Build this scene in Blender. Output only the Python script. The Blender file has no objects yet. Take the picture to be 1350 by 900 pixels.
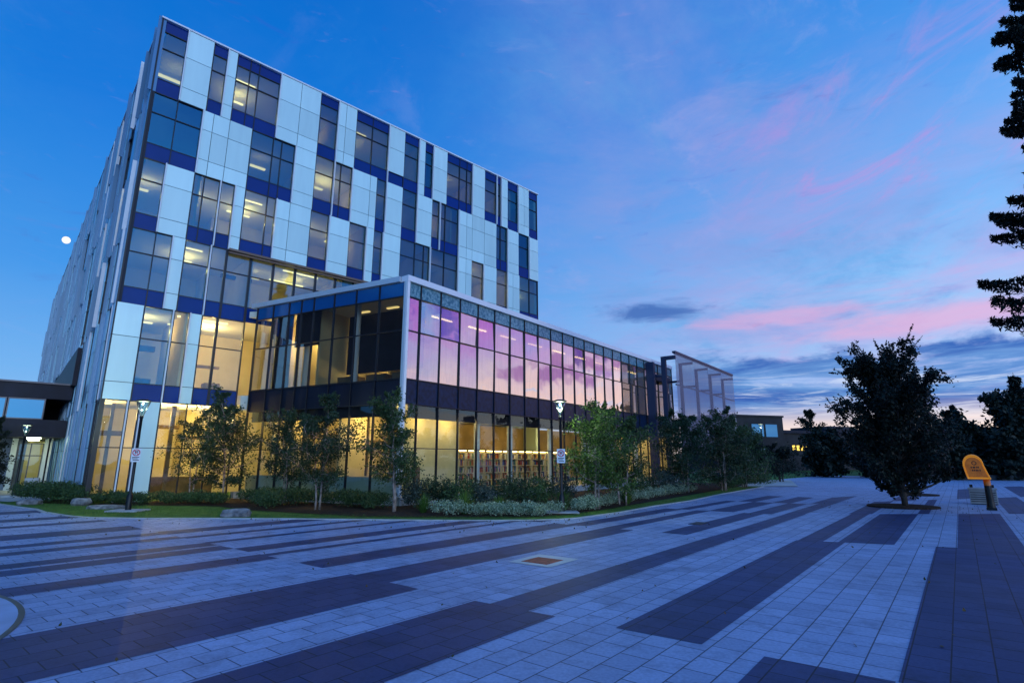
import bpy, bmesh, math, random
import numpy as np
from mathutils import Vector, noise as mnoise

R = math.radians
random.seed(7)
rng = np.random.default_rng(7)
scene = bpy.context.scene
COL = scene.collection

# ------------------------------------------------------------------ helpers
def lin(r, g, b):
    f = lambda c: (c/255/12.92) if c/255 <= .04045 else ((c/255+.055)/1.055)**2.4
    return (f(r), f(g), f(b))

class Frame:
    """upright working plane: u along the wall, o outwards, z up"""
    def __init__(s, org, az, sign=1):
        a = R(az); s.o = Vector((org[0], org[1], 0)); s.u = Vector((math.sin(a), math.cos(a), 0))
        s.n = Vector((math.cos(a), -math.sin(a), 0))*sign; s.sign = sign
    def p(s, u, o, z):
        return s.o + s.u*u + s.n*o + Vector((0, 0, z))
WORLD = Frame((0, 0), 90, -1)       # u = +x, o = +y

class MB:
    def __init__(s): s.v = []; s.f = []; s.m = []; s.cm = 0
    def quad(s, a, b, c, d):
        n = len(s.v); s.v += [tuple(a), tuple(b), tuple(c), tuple(d)]; s.f.append((n, n+1, n+2, n+3)); s.m.append(s.cm)
    def poly(s, pts):
        n = len(s.v); s.v += [tuple(p) for p in pts]; s.f.append(tuple(range(n, n+len(pts)))); s.m.append(s.cm)
    def box(s, fr, u0, u1, o0, o1, z0, z1):
        n = len(s.v)
        for z in (z0, z1):
            for (u, o) in ((u0, o0), (u1, o0), (u1, o1), (u0, o1)): s.v.append(tuple(fr.p(u, o, z)))
        for q in ((0, 1, 2, 3), (7, 6, 5, 4), (0, 4, 5, 1), (1, 5, 6, 2), (2, 6, 7, 3), (3, 7, 4, 0)):
            s.f.append(tuple(n+i for i in q)); s.m.append(s.cm)
    def prism(s, pts, z0, z1):
        n = len(s.v); k = len(pts)
        for z in (z0, z1):
            for p in pts: s.v.append((p[0], p[1], z))
        s.f.append(tuple(n+i for i in reversed(range(k)))); s.f.append(tuple(n+k+i for i in range(k))); s.m += [s.cm]*2
        for i in range(k):
            j = (i+1) % k; s.f.append((n+i, n+j, n+k+j, n+k+i)); s.m.append(s.cm)
    def tube(s, pts, rad, seg=8, cap=True):
        pts = [Vector(p) for p in pts]; n0 = len(s.v); k = len(pts)
        for i, p in enumerate(pts):
            d = (pts[min(i+1, k-1)]-pts[max(i-1, 0)]).normalized()
            x = d.orthogonal().normalized() if i == 0 else (x - d*x.dot(d)).normalized()
            y = d.cross(x); r = rad[i] if isinstance(rad, (list, tuple)) else rad
            for j in range(seg):
                a = 2*math.pi*j/seg; s.v.append(tuple(p + (x*math.cos(a)+y*math.sin(a))*r))
        for i in range(k-1):
            for j in range(seg):
                jj = (j+1) % seg; s.f.append((n0+i*seg+j, n0+i*seg+jj, n0+(i+1)*seg+jj, n0+(i+1)*seg+j)); s.m.append(s.cm)
        if cap:
            s.f.append(tuple(n0+j for j in reversed(range(seg)))); s.f.append(tuple(n0+(k-1)*seg+j for j in range(seg))); s.m += [s.cm]*2
    def lathe(s, prof, c=(0, 0), seg=24):
        n0 = len(s.v); k = len(prof)
        for (r, z) in prof:
            for j in range(seg):
                a = 2*math.pi*j/seg; s.v.append((c[0]+r*math.cos(a), c[1]+r*math.sin(a), z))
        for i in range(k-1):
            for j in range(seg):
                jj = (j+1) % seg; s.f.append((n0+i*seg+j, n0+i*seg+jj, n0+(i+1)*seg+jj, n0+(i+1)*seg+j)); s.m.append(s.cm)
    def build(s, name, mat, parent=None, smooth=False, bevel=0):
        me = bpy.data.meshes.new(name)
        off = Vector((0, 0, 0))
        q = parent
        while q is not None: off += q.location; q = q.parent
        me.from_pydata([(x-off.x, y-off.y, z-off.z) for x, y, z in s.v], [], s.f)
        mats = mat if isinstance(mat, (list, tuple)) else [mat]
        for m in mats: me.materials.append(m)
        if len(mats) > 1: me.polygons.foreach_set('material_index', s.m)
        if smooth: me.polygons.foreach_set('use_smooth', [True]*len(me.polygons))
        me.validate(); me.update()
        bm = bmesh.new(); bm.from_mesh(me)
        bmesh.ops.recalc_face_normals(bm, faces=bm.faces); bm.to_mesh(me); bm.free()
        o = bpy.data.objects.new(name, me); COL.objects.link(o)
        if parent: o.parent = parent
        if bevel:
            b = o.modifiers.new('bevel', 'BEVEL'); b.width = bevel; b.segments = 2; b.limit_method = 'ANGLE'
        return o

def tag(o, label=None, cat=None, group=None, kind=None):
    if label: o['label'] = label
    if cat: o['category'] = cat
    if group: o['group'] = group
    if kind: o['kind'] = kind
    return o
def thing(name, loc, label, cat, group=None):
    o = bpy.data.objects.new(name, None); COL.objects.link(o); o.location = loc; o.empty_display_size = .2
    return tag(o, label, cat, group)
def dup(root, loc, rot=0, scale=1, label=None, group=None):
    def cp(o, par):
        c = o.copy(); COL.objects.link(c)
        if par: c.parent = par
        for ch in o.children: cp(ch, c)
        return c
    r = cp(root, None); r.location = loc; r.rotation_euler = (0, 0, rot)
    r.scale = (scale, scale, scale) if isinstance(scale, (int, float)) else scale
    if label: r['label'] = label
    if group: r['group'] = group
    return r

# ------------------------------------------------------------------ materials
def nt(name):
    m = bpy.data.materials.new(name); m.use_nodes = True
    t = m.node_tree; t.nodes.clear(); out = t.nodes.new('ShaderNodeOutputMaterial')
    return m, t, out
def N(t, kind, **kw):
    n = t.nodes.new(kind)
    for k, v in kw.items():
        if k.startswith('i_'): n.inputs[k[2:].replace('_', ' ')].default_value = v
        else: setattr(n, k, v)
    return n
def rgba(c): return (c[0], c[1], c[2], 1)
def pbr(name, col, rough=.5, metal=0, var=0, vscale=3, bump=0, bscale=20, spec=.5, coords='Object', col2=None, emit=None, emit_s=0):
    m, t, out = nt(name); b = N(t, 'ShaderNodeBsdfPrincipled'); t.links.new(b.outputs[0], out.inputs[0])
    b.inputs['Base Color'].default_value = rgba(col); b.inputs['Roughness'].default_value = rough
    b.inputs['Metallic'].default_value = metal; b.inputs['Specular IOR Level'].default_value = spec
    tc_ = N(t, 'ShaderNodeTexCoord')
    if var or col2:
        n = N(t, 'ShaderNodeTexNoise'); n.inputs['Scale'].default_value = vscale; n.inputs['Detail'].default_value = 5
        t.links.new(tc_.outputs[coords], n.inputs['Vector'])
        mx = N(t, 'ShaderNodeMix', data_type='RGBA')
        c2 = col2 or tuple(max(0, c*(1-var)) for c in col); c1 = col if col2 else tuple(c*(1+var) for c in col)
        mx.inputs[6].default_value = rgba(c1); mx.inputs[7].default_value = rgba(c2)
        r = N(t, 'ShaderNodeValToRGB'); r.color_ramp.elements[0].position = .35; r.color_ramp.elements[1].position = .65
        t.links.new(n.outputs[0], r.inputs[0]); t.links.new(r.outputs[0], mx.inputs[0]); t.links.new(mx.outputs[2], b.inputs['Base Color'])
    if bump:
        n2 = N(t, 'ShaderNodeTexNoise'); n2.inputs['Scale'].default_value = bscale; n2.inputs['Detail'].default_value = 4
        t.links.new(tc_.outputs[coords], n2.inputs['Vector'])
        bp = N(t, 'ShaderNodeBump'); bp.inputs['Strength'].default_value = bump; bp.inputs['Distance'].default_value = .02
        t.links.new(n2.outputs[0], bp.inputs['Height']); t.links.new(bp.outputs[0], b.inputs['Normal'])
    if emit:
        b.inputs['Emission Color'].default_value = rgba(emit); b.inputs['Emission Strength'].default_value = emit_s
    return m
def emis(name, col, s):
    m, t, out = nt(name); e = N(t, 'ShaderNodeEmission'); e.inputs[0].default_value = rgba(col); e.inputs[1].default_value = s
    t.links.new(e.outputs[0], out.inputs[0]); return m
def glass(name, tint, refl, gcol=(1, 1, 1), rough=0.0, wav=.012, power=3.0, frit=0, fritcol=(.5, .6, .65)):
    m, t, out = nt(name)
    lw = N(t, 'ShaderNodeLayerWeight'); lw.inputs[0].default_value = .5
    pw = N(t, 'ShaderNodeMath', operation='POWER'); t.links.new(lw.outputs['Facing'], pw.inputs[0]); pw.inputs[1].default_value = power
    ma = N(t, 'ShaderNodeMath', operation='MULTIPLY_ADD'); t.links.new(pw.outputs[0], ma.inputs[0]); ma.inputs[1].default_value = 1-refl; ma.inputs[2].default_value = refl
    tr = N(t, 'ShaderNodeBsdfTransparent'); tr.inputs[0].default_value = rgba(tint)
    gl = N(t, 'ShaderNodeBsdfGlossy'); gl.inputs[0].default_value = rgba(gcol); gl.inputs['Roughness'].default_value = rough
    mx = N(t, 'ShaderNodeMixShader'); t.links.new(ma.outputs[0], mx.inputs[0]); t.links.new(tr.outputs[0], mx.inputs[1]); t.links.new(gl.outputs[0], mx.inputs[2])
    if wav:
        tc_ = N(t, 'ShaderNodeTexCoord'); n = N(t, 'ShaderNodeTexNoise'); n.inputs['Scale'].default_value = .9; n.inputs['Detail'].default_value = 1
        t.links.new(tc_.outputs['Object'], n.inputs['Vector'])
        bp = N(t, 'ShaderNodeBump'); bp.inputs['Strength'].default_value = 1; bp.inputs['Distance'].default_value = wav
        t.links.new(n.outputs[0], bp.inputs['Height']); t.links.new(bp.outputs[0], gl.inputs['Normal'])
    sh = mx
    if frit:
        tc2 = N(t, 'ShaderNodeTexCoord'); mp = N(t, 'ShaderNodeMapping'); mp.inputs['Scale'].default_value = (7, 7, .7 if frit < .3 else 1.6)
        t.links.new(tc2.outputs['Object'], mp.inputs[0])
        n = N(t, 'ShaderNodeTexNoise'); n.inputs['Scale'].default_value = 1; n.inputs['Detail'].default_value = 3; t.links.new(mp.outputs[0], n.inputs['Vector'])
        r = N(t, 'ShaderNodeValToRGB'); r.color_ramp.elements[0].position = .42; r.color_ramp.elements[1].position = .68
        r.color_ramp.elements[0].color = (0, 0, 0, 1); r.color_ramp.elements[1].color = (frit, frit, frit, 1)
        t.links.new(n.outputs[0], r.inputs[0])
        d = N(t, 'ShaderNodeBsdfDiffuse'); d.inputs[0].default_value = rgba(fritcol)
        m2 = N(t, 'ShaderNodeMixShader'); t.links.new(r.outputs[0], m2.inputs[0]); t.links.new(mx.outputs[0], m2.inputs[1]); t.links.new(d.outputs[0], m2.inputs[2]); sh = m2
    t.links.new(sh.outputs[0], out.inputs[0])
    return m

PAVE_AZ = 39.0
def paver(name, c1, c2, mortar, rough, spec=.32):
    m, t, out = nt(name); b = N(t, 'ShaderNodeBsdfPrincipled'); t.links.new(b.outputs[0], out.inputs[0])
    b.inputs['Specular IOR Level'].default_value = spec
    tc_ = N(t, 'ShaderNodeTexCoord'); mp = N(t, 'ShaderNodeMapping'); mp.inputs['Rotation'].default_value = (0, 0, -R(90-PAVE_AZ))
    t.links.new(tc_.outputs['Object'], mp.inputs[0])
    br = N(t, 'ShaderNodeTexBrick'); br.offset = .5; t.links.new(mp.outputs[0], br.inputs['Vector'])
    for k, v in (('Scale', 1), ('Mortar Size', .008), ('Mortar Smooth', .3), ('Bias', 0), ('Brick Width', .42), ('Row Height', .345)): br.inputs[k].default_value = v
    br.inputs['Color1'].default_value = rgba(c1); br.inputs['Color2'].default_value = rgba(c2); br.inputs['Mortar'].default_value = rgba(mortar)
    n = N(t, 'ShaderNodeTexNoise'); n.inputs['Scale'].default_value = .35; n.inputs['Detail'].default_value = 7; t.links.new(tc_.outputs['Object'], n.inputs['Vector'])
    n3 = N(t, 'ShaderNodeTexNoise'); n3.inputs['Scale'].default_value = 26; n3.inputs['Detail'].default_value = 6; t.links.new(tc_.outputs['Object'], n3.inputs['Vector'])
    ad = N(t, 'ShaderNodeMath', operation='ADD'); t.links.new(n.outputs[0], ad.inputs[0]); t.links.new(n3.outputs[0], ad.inputs[1])
    mr = N(t, 'ShaderNodeMapRange'); mr.inputs[1].default_value = .6; mr.inputs[2].default_value = 1.4; mr.inputs[3].default_value = .72; mr.inputs[4].default_value = 1.22
    t.links.new(ad.outputs[0], mr.inputs[0])
    mx = N(t, 'ShaderNodeMix', data_type='RGBA', blend_type='MULTIPLY'); mx.inputs[0].default_value = 1
    t.links.new(br.outputs['Color'], mx.inputs[6]); t.links.new(mr.outputs[0], mx.inputs[7]); t.links.new(mx.outputs[2], b.inputs['Base Color'])
    n4 = N(t, 'ShaderNodeTexNoise'); n4.inputs['Scale'].default_value = 1.7; n4.inputs['Detail'].default_value = 8; n4.inputs['Roughness'].default_value = .7; t.links.new(tc_.outputs['Object'], n4.inputs['Vector'])
    st_r = N(t, 'ShaderNodeMapRange'); st_r.inputs[1].default_value = .50; st_r.inputs[2].default_value = .74; st_r.inputs[3].default_value = 1.04; st_r.inputs[4].default_value = .60; t.links.new(n4.outputs[0], st_r.inputs[0])
    vo_ = N(t, 'ShaderNodeTexVoronoi'); vo_.inputs['Scale'].default_value = 2.3; t.links.new(tc_.outputs['Object'], vo_.inputs['Vector'])
    gr_ = N(t, 'ShaderNodeMapRange'); gr_.inputs[1].default_value = .035; gr_.inputs[2].default_value = .05; gr_.inputs[3].default_value = .6; gr_.inputs[4].default_value = 1; t.links.new(vo_.outputs['Distance'], gr_.inputs[0])
    mm_ = N(t, 'ShaderNodeMath', operation='MULTIPLY'); t.links.new(st_r.outputs[0], mm_.inputs[0]); t.links.new(gr_.outputs[0], mm_.inputs[1])
    mx2 = N(t, 'ShaderNodeMix', data_type='RGBA', blend_type='MULTIPLY'); mx2.inputs[0].default_value = 1; t.links.new(mx.outputs[2], mx2.inputs[6]); t.links.new(mm_.outputs[0], mx2.inputs[7]); t.links.new(mx2.outputs[2], b.inputs['Base Color'])
    rr = N(t, 'ShaderNodeMapRange'); rr.inputs[3].default_value = rough-.12; rr.inputs[4].default_value = rough+.12; t.links.new(n.outputs[0], rr.inputs[0]); t.links.new(rr.outputs[0], b.inputs['Roughness'])
    hm = N(t, 'ShaderNodeMath', operation='MULTIPLY_ADD'); t.links.new(n3.outputs[0], hm.inputs[0]); hm.inputs[1].default_value = .15
    inv = N(t, 'ShaderNodeMath', operation='SUBTRACT'); inv.inputs[0].default_value = 1; t.links.new(br.outputs['Fac'], inv.inputs[1]); t.links.new(inv.outputs[0], hm.inputs[2])
    bp = N(t, 'ShaderNodeBump'); bp.inputs['Strength'].default_value = .6; bp.inputs['Distance'].default_value = .008
    t.links.new(hm.outputs[0], bp.inputs['Height']); t.links.new(bp.outputs[0], b.inputs['Normal'])
    return m
def leafmat(name, c1, c2, trans=.25):
    m, t, out = nt(name)
    tc_ = N(t, 'ShaderNodeTexCoord'); g = N(t, 'ShaderNodeNewGeometry')
    mx = N(t, 'ShaderNodeMix', data_type='RGBA'); mx.inputs[6].default_value = rgba(c1); mx.inputs[7].default_value = rgba(c2)
    t.links.new(g.outputs['Random Per Island'], mx.inputs[0])
    d = N(t, 'ShaderNodeBsdfPrincipled'); d.inputs['Roughness'].default_value = .55; d.inputs['Specular IOR Level'].default_value = .3
    t.links.new(mx.outputs[2], d.inputs['Base Color'])
    tl = N(t, 'ShaderNodeBsdfTranslucent'); t.links.new(mx.outputs[2], tl.inputs[0])
    ms = N(t, 'ShaderNodeMixShader'); ms.inputs[0].default_value = trans; t.links.new(d.outputs[0], ms.inputs[1]); t.links.new(tl.outputs[0], ms.inputs[2])
    t.links.new(ms.outputs[0], out.inputs[0]); return m

M = {}
M['paver_light'] = paver('paver_light', (.35, .395, .56), (.27, .31, .45), (.07, .08, .115), .64, .2)
M['paver_dark'] = paver('paver_dark', (.048, .062, .150), (.034, .045, .115), (.014, .016, .03), .62, .22)
M['concrete'] = pbr('concrete', (.42, .41, .40), .8, var=.15, bump=.3, bscale=40)
M['path'] = pbr('path_concrete', (.45, .44, .42), .85, var=.1)
M['grass'] = pbr('lawn_grass', (.10, .20, .03), .9, col2=(.055, .12, .025), vscale=2.5, bump=1, bscale=60, spec=.2)
M['farground'] = pbr('meadow', (.075, .15, .04), .95, col2=(.045, .10, .03), vscale=.15, spec=.1)
M['apron'] = pbr('apron', (.36, .40, .54), .6, var=.1, bump=.2, bscale=30)
M['mulch'] = pbr('mulch', (.045, .028, .02), .95, var=.5, vscale=14, bump=1, bscale=50, spec=.1)
M['cladding'] = pbr('pale_metal_cladding', (.50, .72, .72), .36, metal=.15, var=.03, vscale=.6, spec=.6)
def panelmat(name, c, rough, metal, amt):
    m, t, out = nt(name); b = N(t, 'ShaderNodeBsdfPrincipled'); t.links.new(b.outputs[0], out.inputs[0]); b.inputs['Metallic'].default_value = metal
    g = N(t, 'ShaderNodeNewGeometry'); tc_ = N(t, 'ShaderNodeTexCoord'); mp = N(t, 'ShaderNodeMapping'); mp.inputs['Scale'].default_value = (3, 3, .35); t.links.new(tc_.outputs['Object'], mp.inputs[0])
    n = N(t, 'ShaderNodeTexNoise'); n.inputs['Scale'].default_value = 1; n.inputs['Detail'].default_value = 6; t.links.new(mp.outputs[0], n.inputs['Vector'])
    ad = N(t, 'ShaderNodeMath', operation='MULTIPLY_ADD'); t.links.new(n.outputs[0], ad.inputs[0]); ad.inputs[1].default_value = .7; t.links.new(g.outputs['Random Per Island'], ad.inputs[2])
    mr = N(t, 'ShaderNodeMapRange'); mr.inputs[1].default_value = .2; mr.inputs[2].default_value = 1.5; mr.inputs[3].default_value = 1-amt; mr.inputs[4].default_value = 1+amt; t.links.new(ad.outputs[0], mr.inputs[0])
    mx = N(t, 'ShaderNodeMix', data_type='RGBA', blend_type='MULTIPLY'); mx.inputs[0].default_value = 1; mx.inputs[6].default_value = rgba(c); t.links.new(mr.outputs[0], mx.inputs[7]); t.links.new(mx.outputs[2], b.inputs['Base Color'])
    rr = N(t, 'ShaderNodeMapRange'); rr.inputs[3].default_value = rough-.1; rr.inputs[4].default_value = rough+.12; t.links.new(n.outputs[0], rr.inputs[0]); t.links.new(rr.outputs[0], b.inputs['Roughness'])
    n2 = N(t, 'ShaderNodeTexNoise'); n2.inputs['Scale'].default_value = 1.1; n2.inputs['Detail'].default_value = 1; t.links.new(tc_.outputs['Object'], n2.inputs['Vector'])
    bp = N(t, 'ShaderNodeBump'); bp.inputs['Distance'].default_value = .012; t.links.new(n2.outputs[0], bp.inputs['Height']); t.links.new(bp.outputs[0], b.inputs['Normal'])
    return m
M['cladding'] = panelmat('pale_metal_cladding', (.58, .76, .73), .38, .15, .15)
M['backing'] = pbr('dark_joint_backing', (.012, .016, .03), .7)
M['side_fin'] = pbr('sky_tinted_fin', (.09, .20, .34), .35, metal=.4)  # fin colour darkened and blued to carry the side's sky light
M['side_cladding'] = panelmat('side_cladding', (.16, .36, .52), .3, .4, .22)  # pale cladding recoloured blue, sky light on the long side put into the colour
M['fin'] = pbr('white_fin', (.80, .78, .80), .4, var=.02)
M['frame_dark'] = pbr('dark_mullion', (.012, .014, .022), .4, metal=.3)
M['frame_grey'] = pbr('grey_mullion', (.10, .10, .12), .4, metal=.4)
M['blue_spandrel'] = pbr('blue_spandrel_glass', (.002, .022, .17), .15, spec=.3, var=.1, vscale=.5)
M['navy_spandrel'] = pbr('navy_spandrel_glass', (.005, .008, .020), .4, spec=.2, var=.2, vscale=.8)
M['frit_band'] = pbr('fritted_band_glass', (.02, .13, .20), .3, col2=(.20, .36, .42), vscale=7, spec=.3)
M['navy_frit'] = pbr('navy_frit_glass', (.006, .020, .065), .35, col2=(.004, .010, .028), vscale=5, spec=.25)
M['blue_band'] = pbr('blue_band_glass', (.004, .075, .24), .12, spec=.9)
M['tower_glass'] = glass('tower_glass', (.40, .50, .44), .22, (.13, .52, .84), wav=.006, power=3.2)
M['clear_glass'] = glass('clear_glass', (.85, .86, .78), .09, (.6, .85, 1), wav=.006, power=4.5)
M['wing_glass'] = glass('wing_glass', (.44, .42, .38), .56, (1, .92, 1), wav=.010, power=2.2, frit=.06, fritcol=(.62, .58, .68))
M['wing_left_glass'] = glass('wing_left_glass', (.72, .72, .66), .20, (.75, .88, 1), wav=.003)
M['cap_white'] = pbr('white_cap', (.78, .76, .80), .35, var=.02)
M['cap_blue'] = pbr('grey_coping', (.55, .58, .62), .35, metal=.3)
M['brown_trim'] = pbr('brown_trim', (.16, .09, .06), .5)
M['room_wall'] = pbr('room_wall', (.64, .54, .32), .9, col2=(.52, .43, .24), vscale=.55)
M['yellow_wall'] = pbr('yellow_wall', (.72, .60, .30), .9, var=.04)
M['ceiling'] = pbr('ceiling', (.7, .66, .55), .9)
M['slab'] = pbr('slab', (.25, .23, .2), .8)
M['column'] = pbr('white_column', (.62, .66, .68), .6)
M['dark_wall'] = pbr('dark_panel', (.009, .012, .026), .5, spec=.25, var=.3, vscale=1)
M['steel_dark'] = pbr('dark_steel', (.022, .03, .075), .45, metal=.3)
M['black_metal'] = pbr('black_metal', (.010, .010, .012), .4, metal=.4, spec=.5)
M['lamp_glow'] = emis('lamp_glow', (.85, 1, .72), 2.5)
M['moon'] = emis('moon_light', (1, .97, .92), 1.0)
M['bark'] = pbr('bark', (.055, .04, .033), .9, var=.4, vscale=12, bump=1, bscale=25)
M['birch_bark'] = pbr('birch_bark', (.40, .33, .30), .8, col2=(.13, .085, .07), vscale=5, bump=.5, bscale=20)
M['leaf_birch'] = leafmat('birch_leaf', (.085, .13, .04), (.03, .06, .022))
M['leaf_bright'] = leafmat('bright_leaf', (.13, .21, .035), (.035, .07, .02))
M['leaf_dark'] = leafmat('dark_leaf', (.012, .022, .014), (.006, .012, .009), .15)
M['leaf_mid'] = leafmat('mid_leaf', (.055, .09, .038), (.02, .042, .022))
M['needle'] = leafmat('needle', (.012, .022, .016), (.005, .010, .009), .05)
M['leaf_shrub'] = leafmat('shrub_leaf', (.085, .15, .05), (.025, .055, .025))
M['leaf_shrub_blue'] = leafmat('grey_green_leaf', (.085, .12, .10), (.03, .055, .048))
M['leaf_white'] = leafmat('variegated_leaf', (.58, .68, .48), (.05, .11, .04))
M['blade'] = leafmat('grass_blade', (.11, .20, .035), (.06, .12, .02))
M['rock'] = pbr('rock', (.30, .28, .28), .9, col2=(.10, .095, .10), vscale=4, bump=1.2, bscale=9)
M['rust'] = pbr('rusty_iron', (.34, .06, .03), .7, var=.3, vscale=9, bump=.5, bscale=30)
M['yellow'] = pbr('self_lit_yellow', (.85, .38, .012), .45, var=.12, vscale=5, bump=.15, bscale=30, emit=(.9, .30, .008), emit_s=.26)  # glow added so the yellow stays bright under the blue dusk
M['liner'] = pbr('hood_liner', (.60, .17, .008), .5, var=.3, vscale=4, emit=(.7, .15, .006), emit_s=.12)  # darker tone for the hood's open inside, with a weak added glow
M['ink'] = pbr('dark_print', (.05, .02, .008), .6)
M['orange'] = pbr('orange_band', (.6, .14, .01), .5)
M['sign_white'] = pbr('sign_white', (.75, .75, .78), .5)
M['sign_red'] = pbr('sign_red', (.55, .02, .05), .5)
M['sign_black'] = pbr('sign_black', (.02, .02, .02), .5)
M['brick_dark'] = pbr('far_dark_brick', (.030, .026, .028), .9, var=.2, vscale=.5)
M['win_lit'] = emis('lit_window', (1, .68, .12), 1.6)
M['win_sky'] = pbr('sky_window', (.09, .22, .32), .06, metal=1)
M['shelf_wood'] = pbr('shelf', (.72, .62, .42), .7)
M['planter'] = pbr('planter_concrete', (.30, .30, .31), .7, var=.15, vscale=3, bump=.2)
book_mats = [pbr('book_cover', c, .7) for c in ((.45, .08, .05), (.08, .12, .35), (.55, .40, .15), (.75, .7, .6), (.12, .25, .15), (.06, .05, .07), (.6, .22, .06))]
LIGHTM = {}
def lightm(s, col=(1, .77, .30)):
    k = (round(s, 2), col)
    if k not in LIGHTM: LIGHTM[k] = emis('ceiling_lamp', col, s)
    return LIGHTM[k]

# ------------------------------------------------------------------ ground
PA = R(PAVE_AZ); PAv = Vector((math.sin(PA), math.cos(PA))); PBv = Vector((math.cos(PA), -math.sin(PA)))
def pave(a0, b):
    """paving rows -> ground (rows fan very slightly)"""
    bc = max(-6, min(3, b)); a = a0
    for _ in range(8): a = a0 + (.00105*a0*a0 + .01)*bc
    q = PAv*a + PBv*b
    return (q.x, q.y)

gm = MB(); gm.poly([(-1500, -400, -.012), (1500, -400, -.012), (1500, 2500, -.012), (-1500, 2500, -.012)])
tag(gm.build('ground', M['farground']), kind='structure')
LAWN = [(-60, 41), (-40, 33.5), (-24.22, 26.61), (-22, 25.05), (-19.98, 23.75), (-18.5, 22.4), (-17.15, 21.45), (-16.1, 20.75), (-15.14, 20.33), (-13.2, 20.05), (-10.9, 20.07), (-8.2, 19.95), (-5.41, 19.69), (-2.98, 19.45), (-1.2, 19.36), (.65, 19.45), (1.6, 19.72), (2.29, 20.15), (4.0, 22.06), (6.31, 25.3), (8.99, 28.58), (12.78, 34.33), (17.6, 41.0), (23.01, 48.51), (30, 62), (44, 78)]
plaza = LAWN + [(52, 60), (80, 48), (90, -60), (-90, -60), (-90, 41)]
pm = MB(); pm.poly([(x, y, -.004) for x, y in plaza]); tag(pm.build('plaza', M['paver_light']), kind='structure')
bands = MB()
r0, r1, r2, r3 = 6.62, 17.2, 28.0, 39.0
def band(ra, rb, b0, b1):
    n = 6; zz = .0
    for i in range(n):
        a0 = ra+(rb-ra)*i/n; a1 = ra+(rb-ra)*(i+1)/n
        p = [pave(a0, b0), pave(a1, b0), pave(a1, b1), pave(a0, b1)]
        bands.quad(*[(q[0], q[1], .0) for q in p])
for b0, b1 in ((-1.87, -.74), (-5.80, -4.42), (-8.85, -7.0), (-12.2, -11.42), (-14.1, -13.45), (-14.95, -14.3), (-16.8, -16.25), (-18.1, -17.5), (-20.6, -19.3), (-23.4, -22.7), (-26.0, -24.9), (-30, -28.5), (2.2, 3.4), (5.5, 6.6)): band(-4.2, r0, b0, b1)
for b0, b1 in ((-3.56, -2.52), (-.72, 1.05), (-5.50, -4.86), (-8.72, -7.75), (-10.62, -9.75), (-12.15, -11.85), (-13.45, -12.72), (-15.05, -14.72), (-16.5, -16.1), (-18.3, -17.4), (3.0, 4.1)): band(r0, r1, b0, b1)
for b0, b1 in ((-3.52, -2.98), (-2.66, -1.52), (-.32, .92), (-5.48, -4.86), (-6.9, -6.15), (-8.75, -8.2), (-10.1, -9.4), (-12.0, -11.2), (2.5, 4.0)): band(r1, r2, b0, b1)
for b0, b1 in ((-1.55, -1.2), (-5.5, -4.9), (-6.7, -5.9), (-8.3, -7.3), (-9.6, -9.1), (-3.6, -2.9), (1.2, 2.2), (4, 5)): band(r2, r3, b0, b1)
for b0, b1 in ((-5.8, -4.9), (-7.4, -6.6), (-3, -2.1), (-.4, .6), (-9, -8.2), (2.4, 3.6), (6, 7.5)): band(r3, 52, b0, b1)
tag(bands.build('dark_paving_bands', M['paver_dark']), kind='structure')

lawn_poly = LAWN + [(40, 88), (-20, 90), (-60, 60)]
lm = MB(); lm.poly([(x, y, .035) for x, y in lawn_poly])
for i in range(len(LAWN)-1):
    a, b = LAWN[i], LAWN[i+1]; lm.quad((a[0], a[1], -.05), (b[0], b[1], -.05), (b[0], b[1], .035), (a[0], a[1], .035))
tag(lm.build('lawn', M['grass']), kind='structure')
kb = MB()
for i in range(1, len(LAWN)-2):
    a, b = Vector(LAWN[i]), Vector(LAWN[i+1]); d = (b-a).normalized(); nn = Vector((-d.y, d.x))
    if (b-a).length > .01:
        fr = Frame(a, math.degrees(math.atan2(d.x, d.y)), 1); kb.box(fr, 0, (b-a).length+.012, .002, .13, -.03, .028+.0007*(i % 3))
tag(kb.build('edge_kerb', M['concrete']), kind='structure')
BED = [(-24.5, 27.6), (-21.5, 26.2), (-17.5, 25.0), (-14.6, 25.0), (-12.79, 24.6), (-11.03, 23.0), (-8.04, 21.5), (-5.63, 20.3), (-3.08, 20.0), (.67, 20.0), (2.0, 20.75), (4.0, 23.3), (6.5, 27.0), (9.6, 31.5), (13.8, 37.7), (19, 45.6), (21, 50), (15.5, 51), (-5, 24.7), (-15.4, 30), (-19.8, 25.9), (-23, 29.3)]
bd = MB(); bd.poly([(x, y, .055) for x, y in BED]); tag(bd.build('mulch_bed', M['mulch']), kind='structure')
# grass blades along the lawn edge strip
bl = MB()
for i in range(len(LAWN)-2):
    if i < 2: continue
    a, b = Vector(LAWN[i]), Vector(LAWN[i+1]); L = (b-a).length; d = (b-a)/L; nn = Vector((-d.y, d.x))
    depth = 3.6 if b.x < -9 else (1.2 if b.x < -4 else .75)
    for k in range(int(L*depth*(170 if b.x < 9 else 70))):
        q = a+d*random.uniform(0, L)+nn*random.uniform(.16, depth); h = random.uniform(.03, .085); w = .006
        t = random.uniform(0, 6.28); lx, ly = random.gauss(0, .03), random.gauss(0, .03)
        bl.poly([(q.x-w*math.cos(t), q.y-w*math.sin(t), .03), (q.x+w*math.cos(t), q.y+w*math.sin(t), .03), (q.x+lx, q.y+ly, .035+h)])
tag(bl.build('grass', M['blade']), 'short green grass blades along the curved lawn edge', 'grass', kind='stuff')
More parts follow.
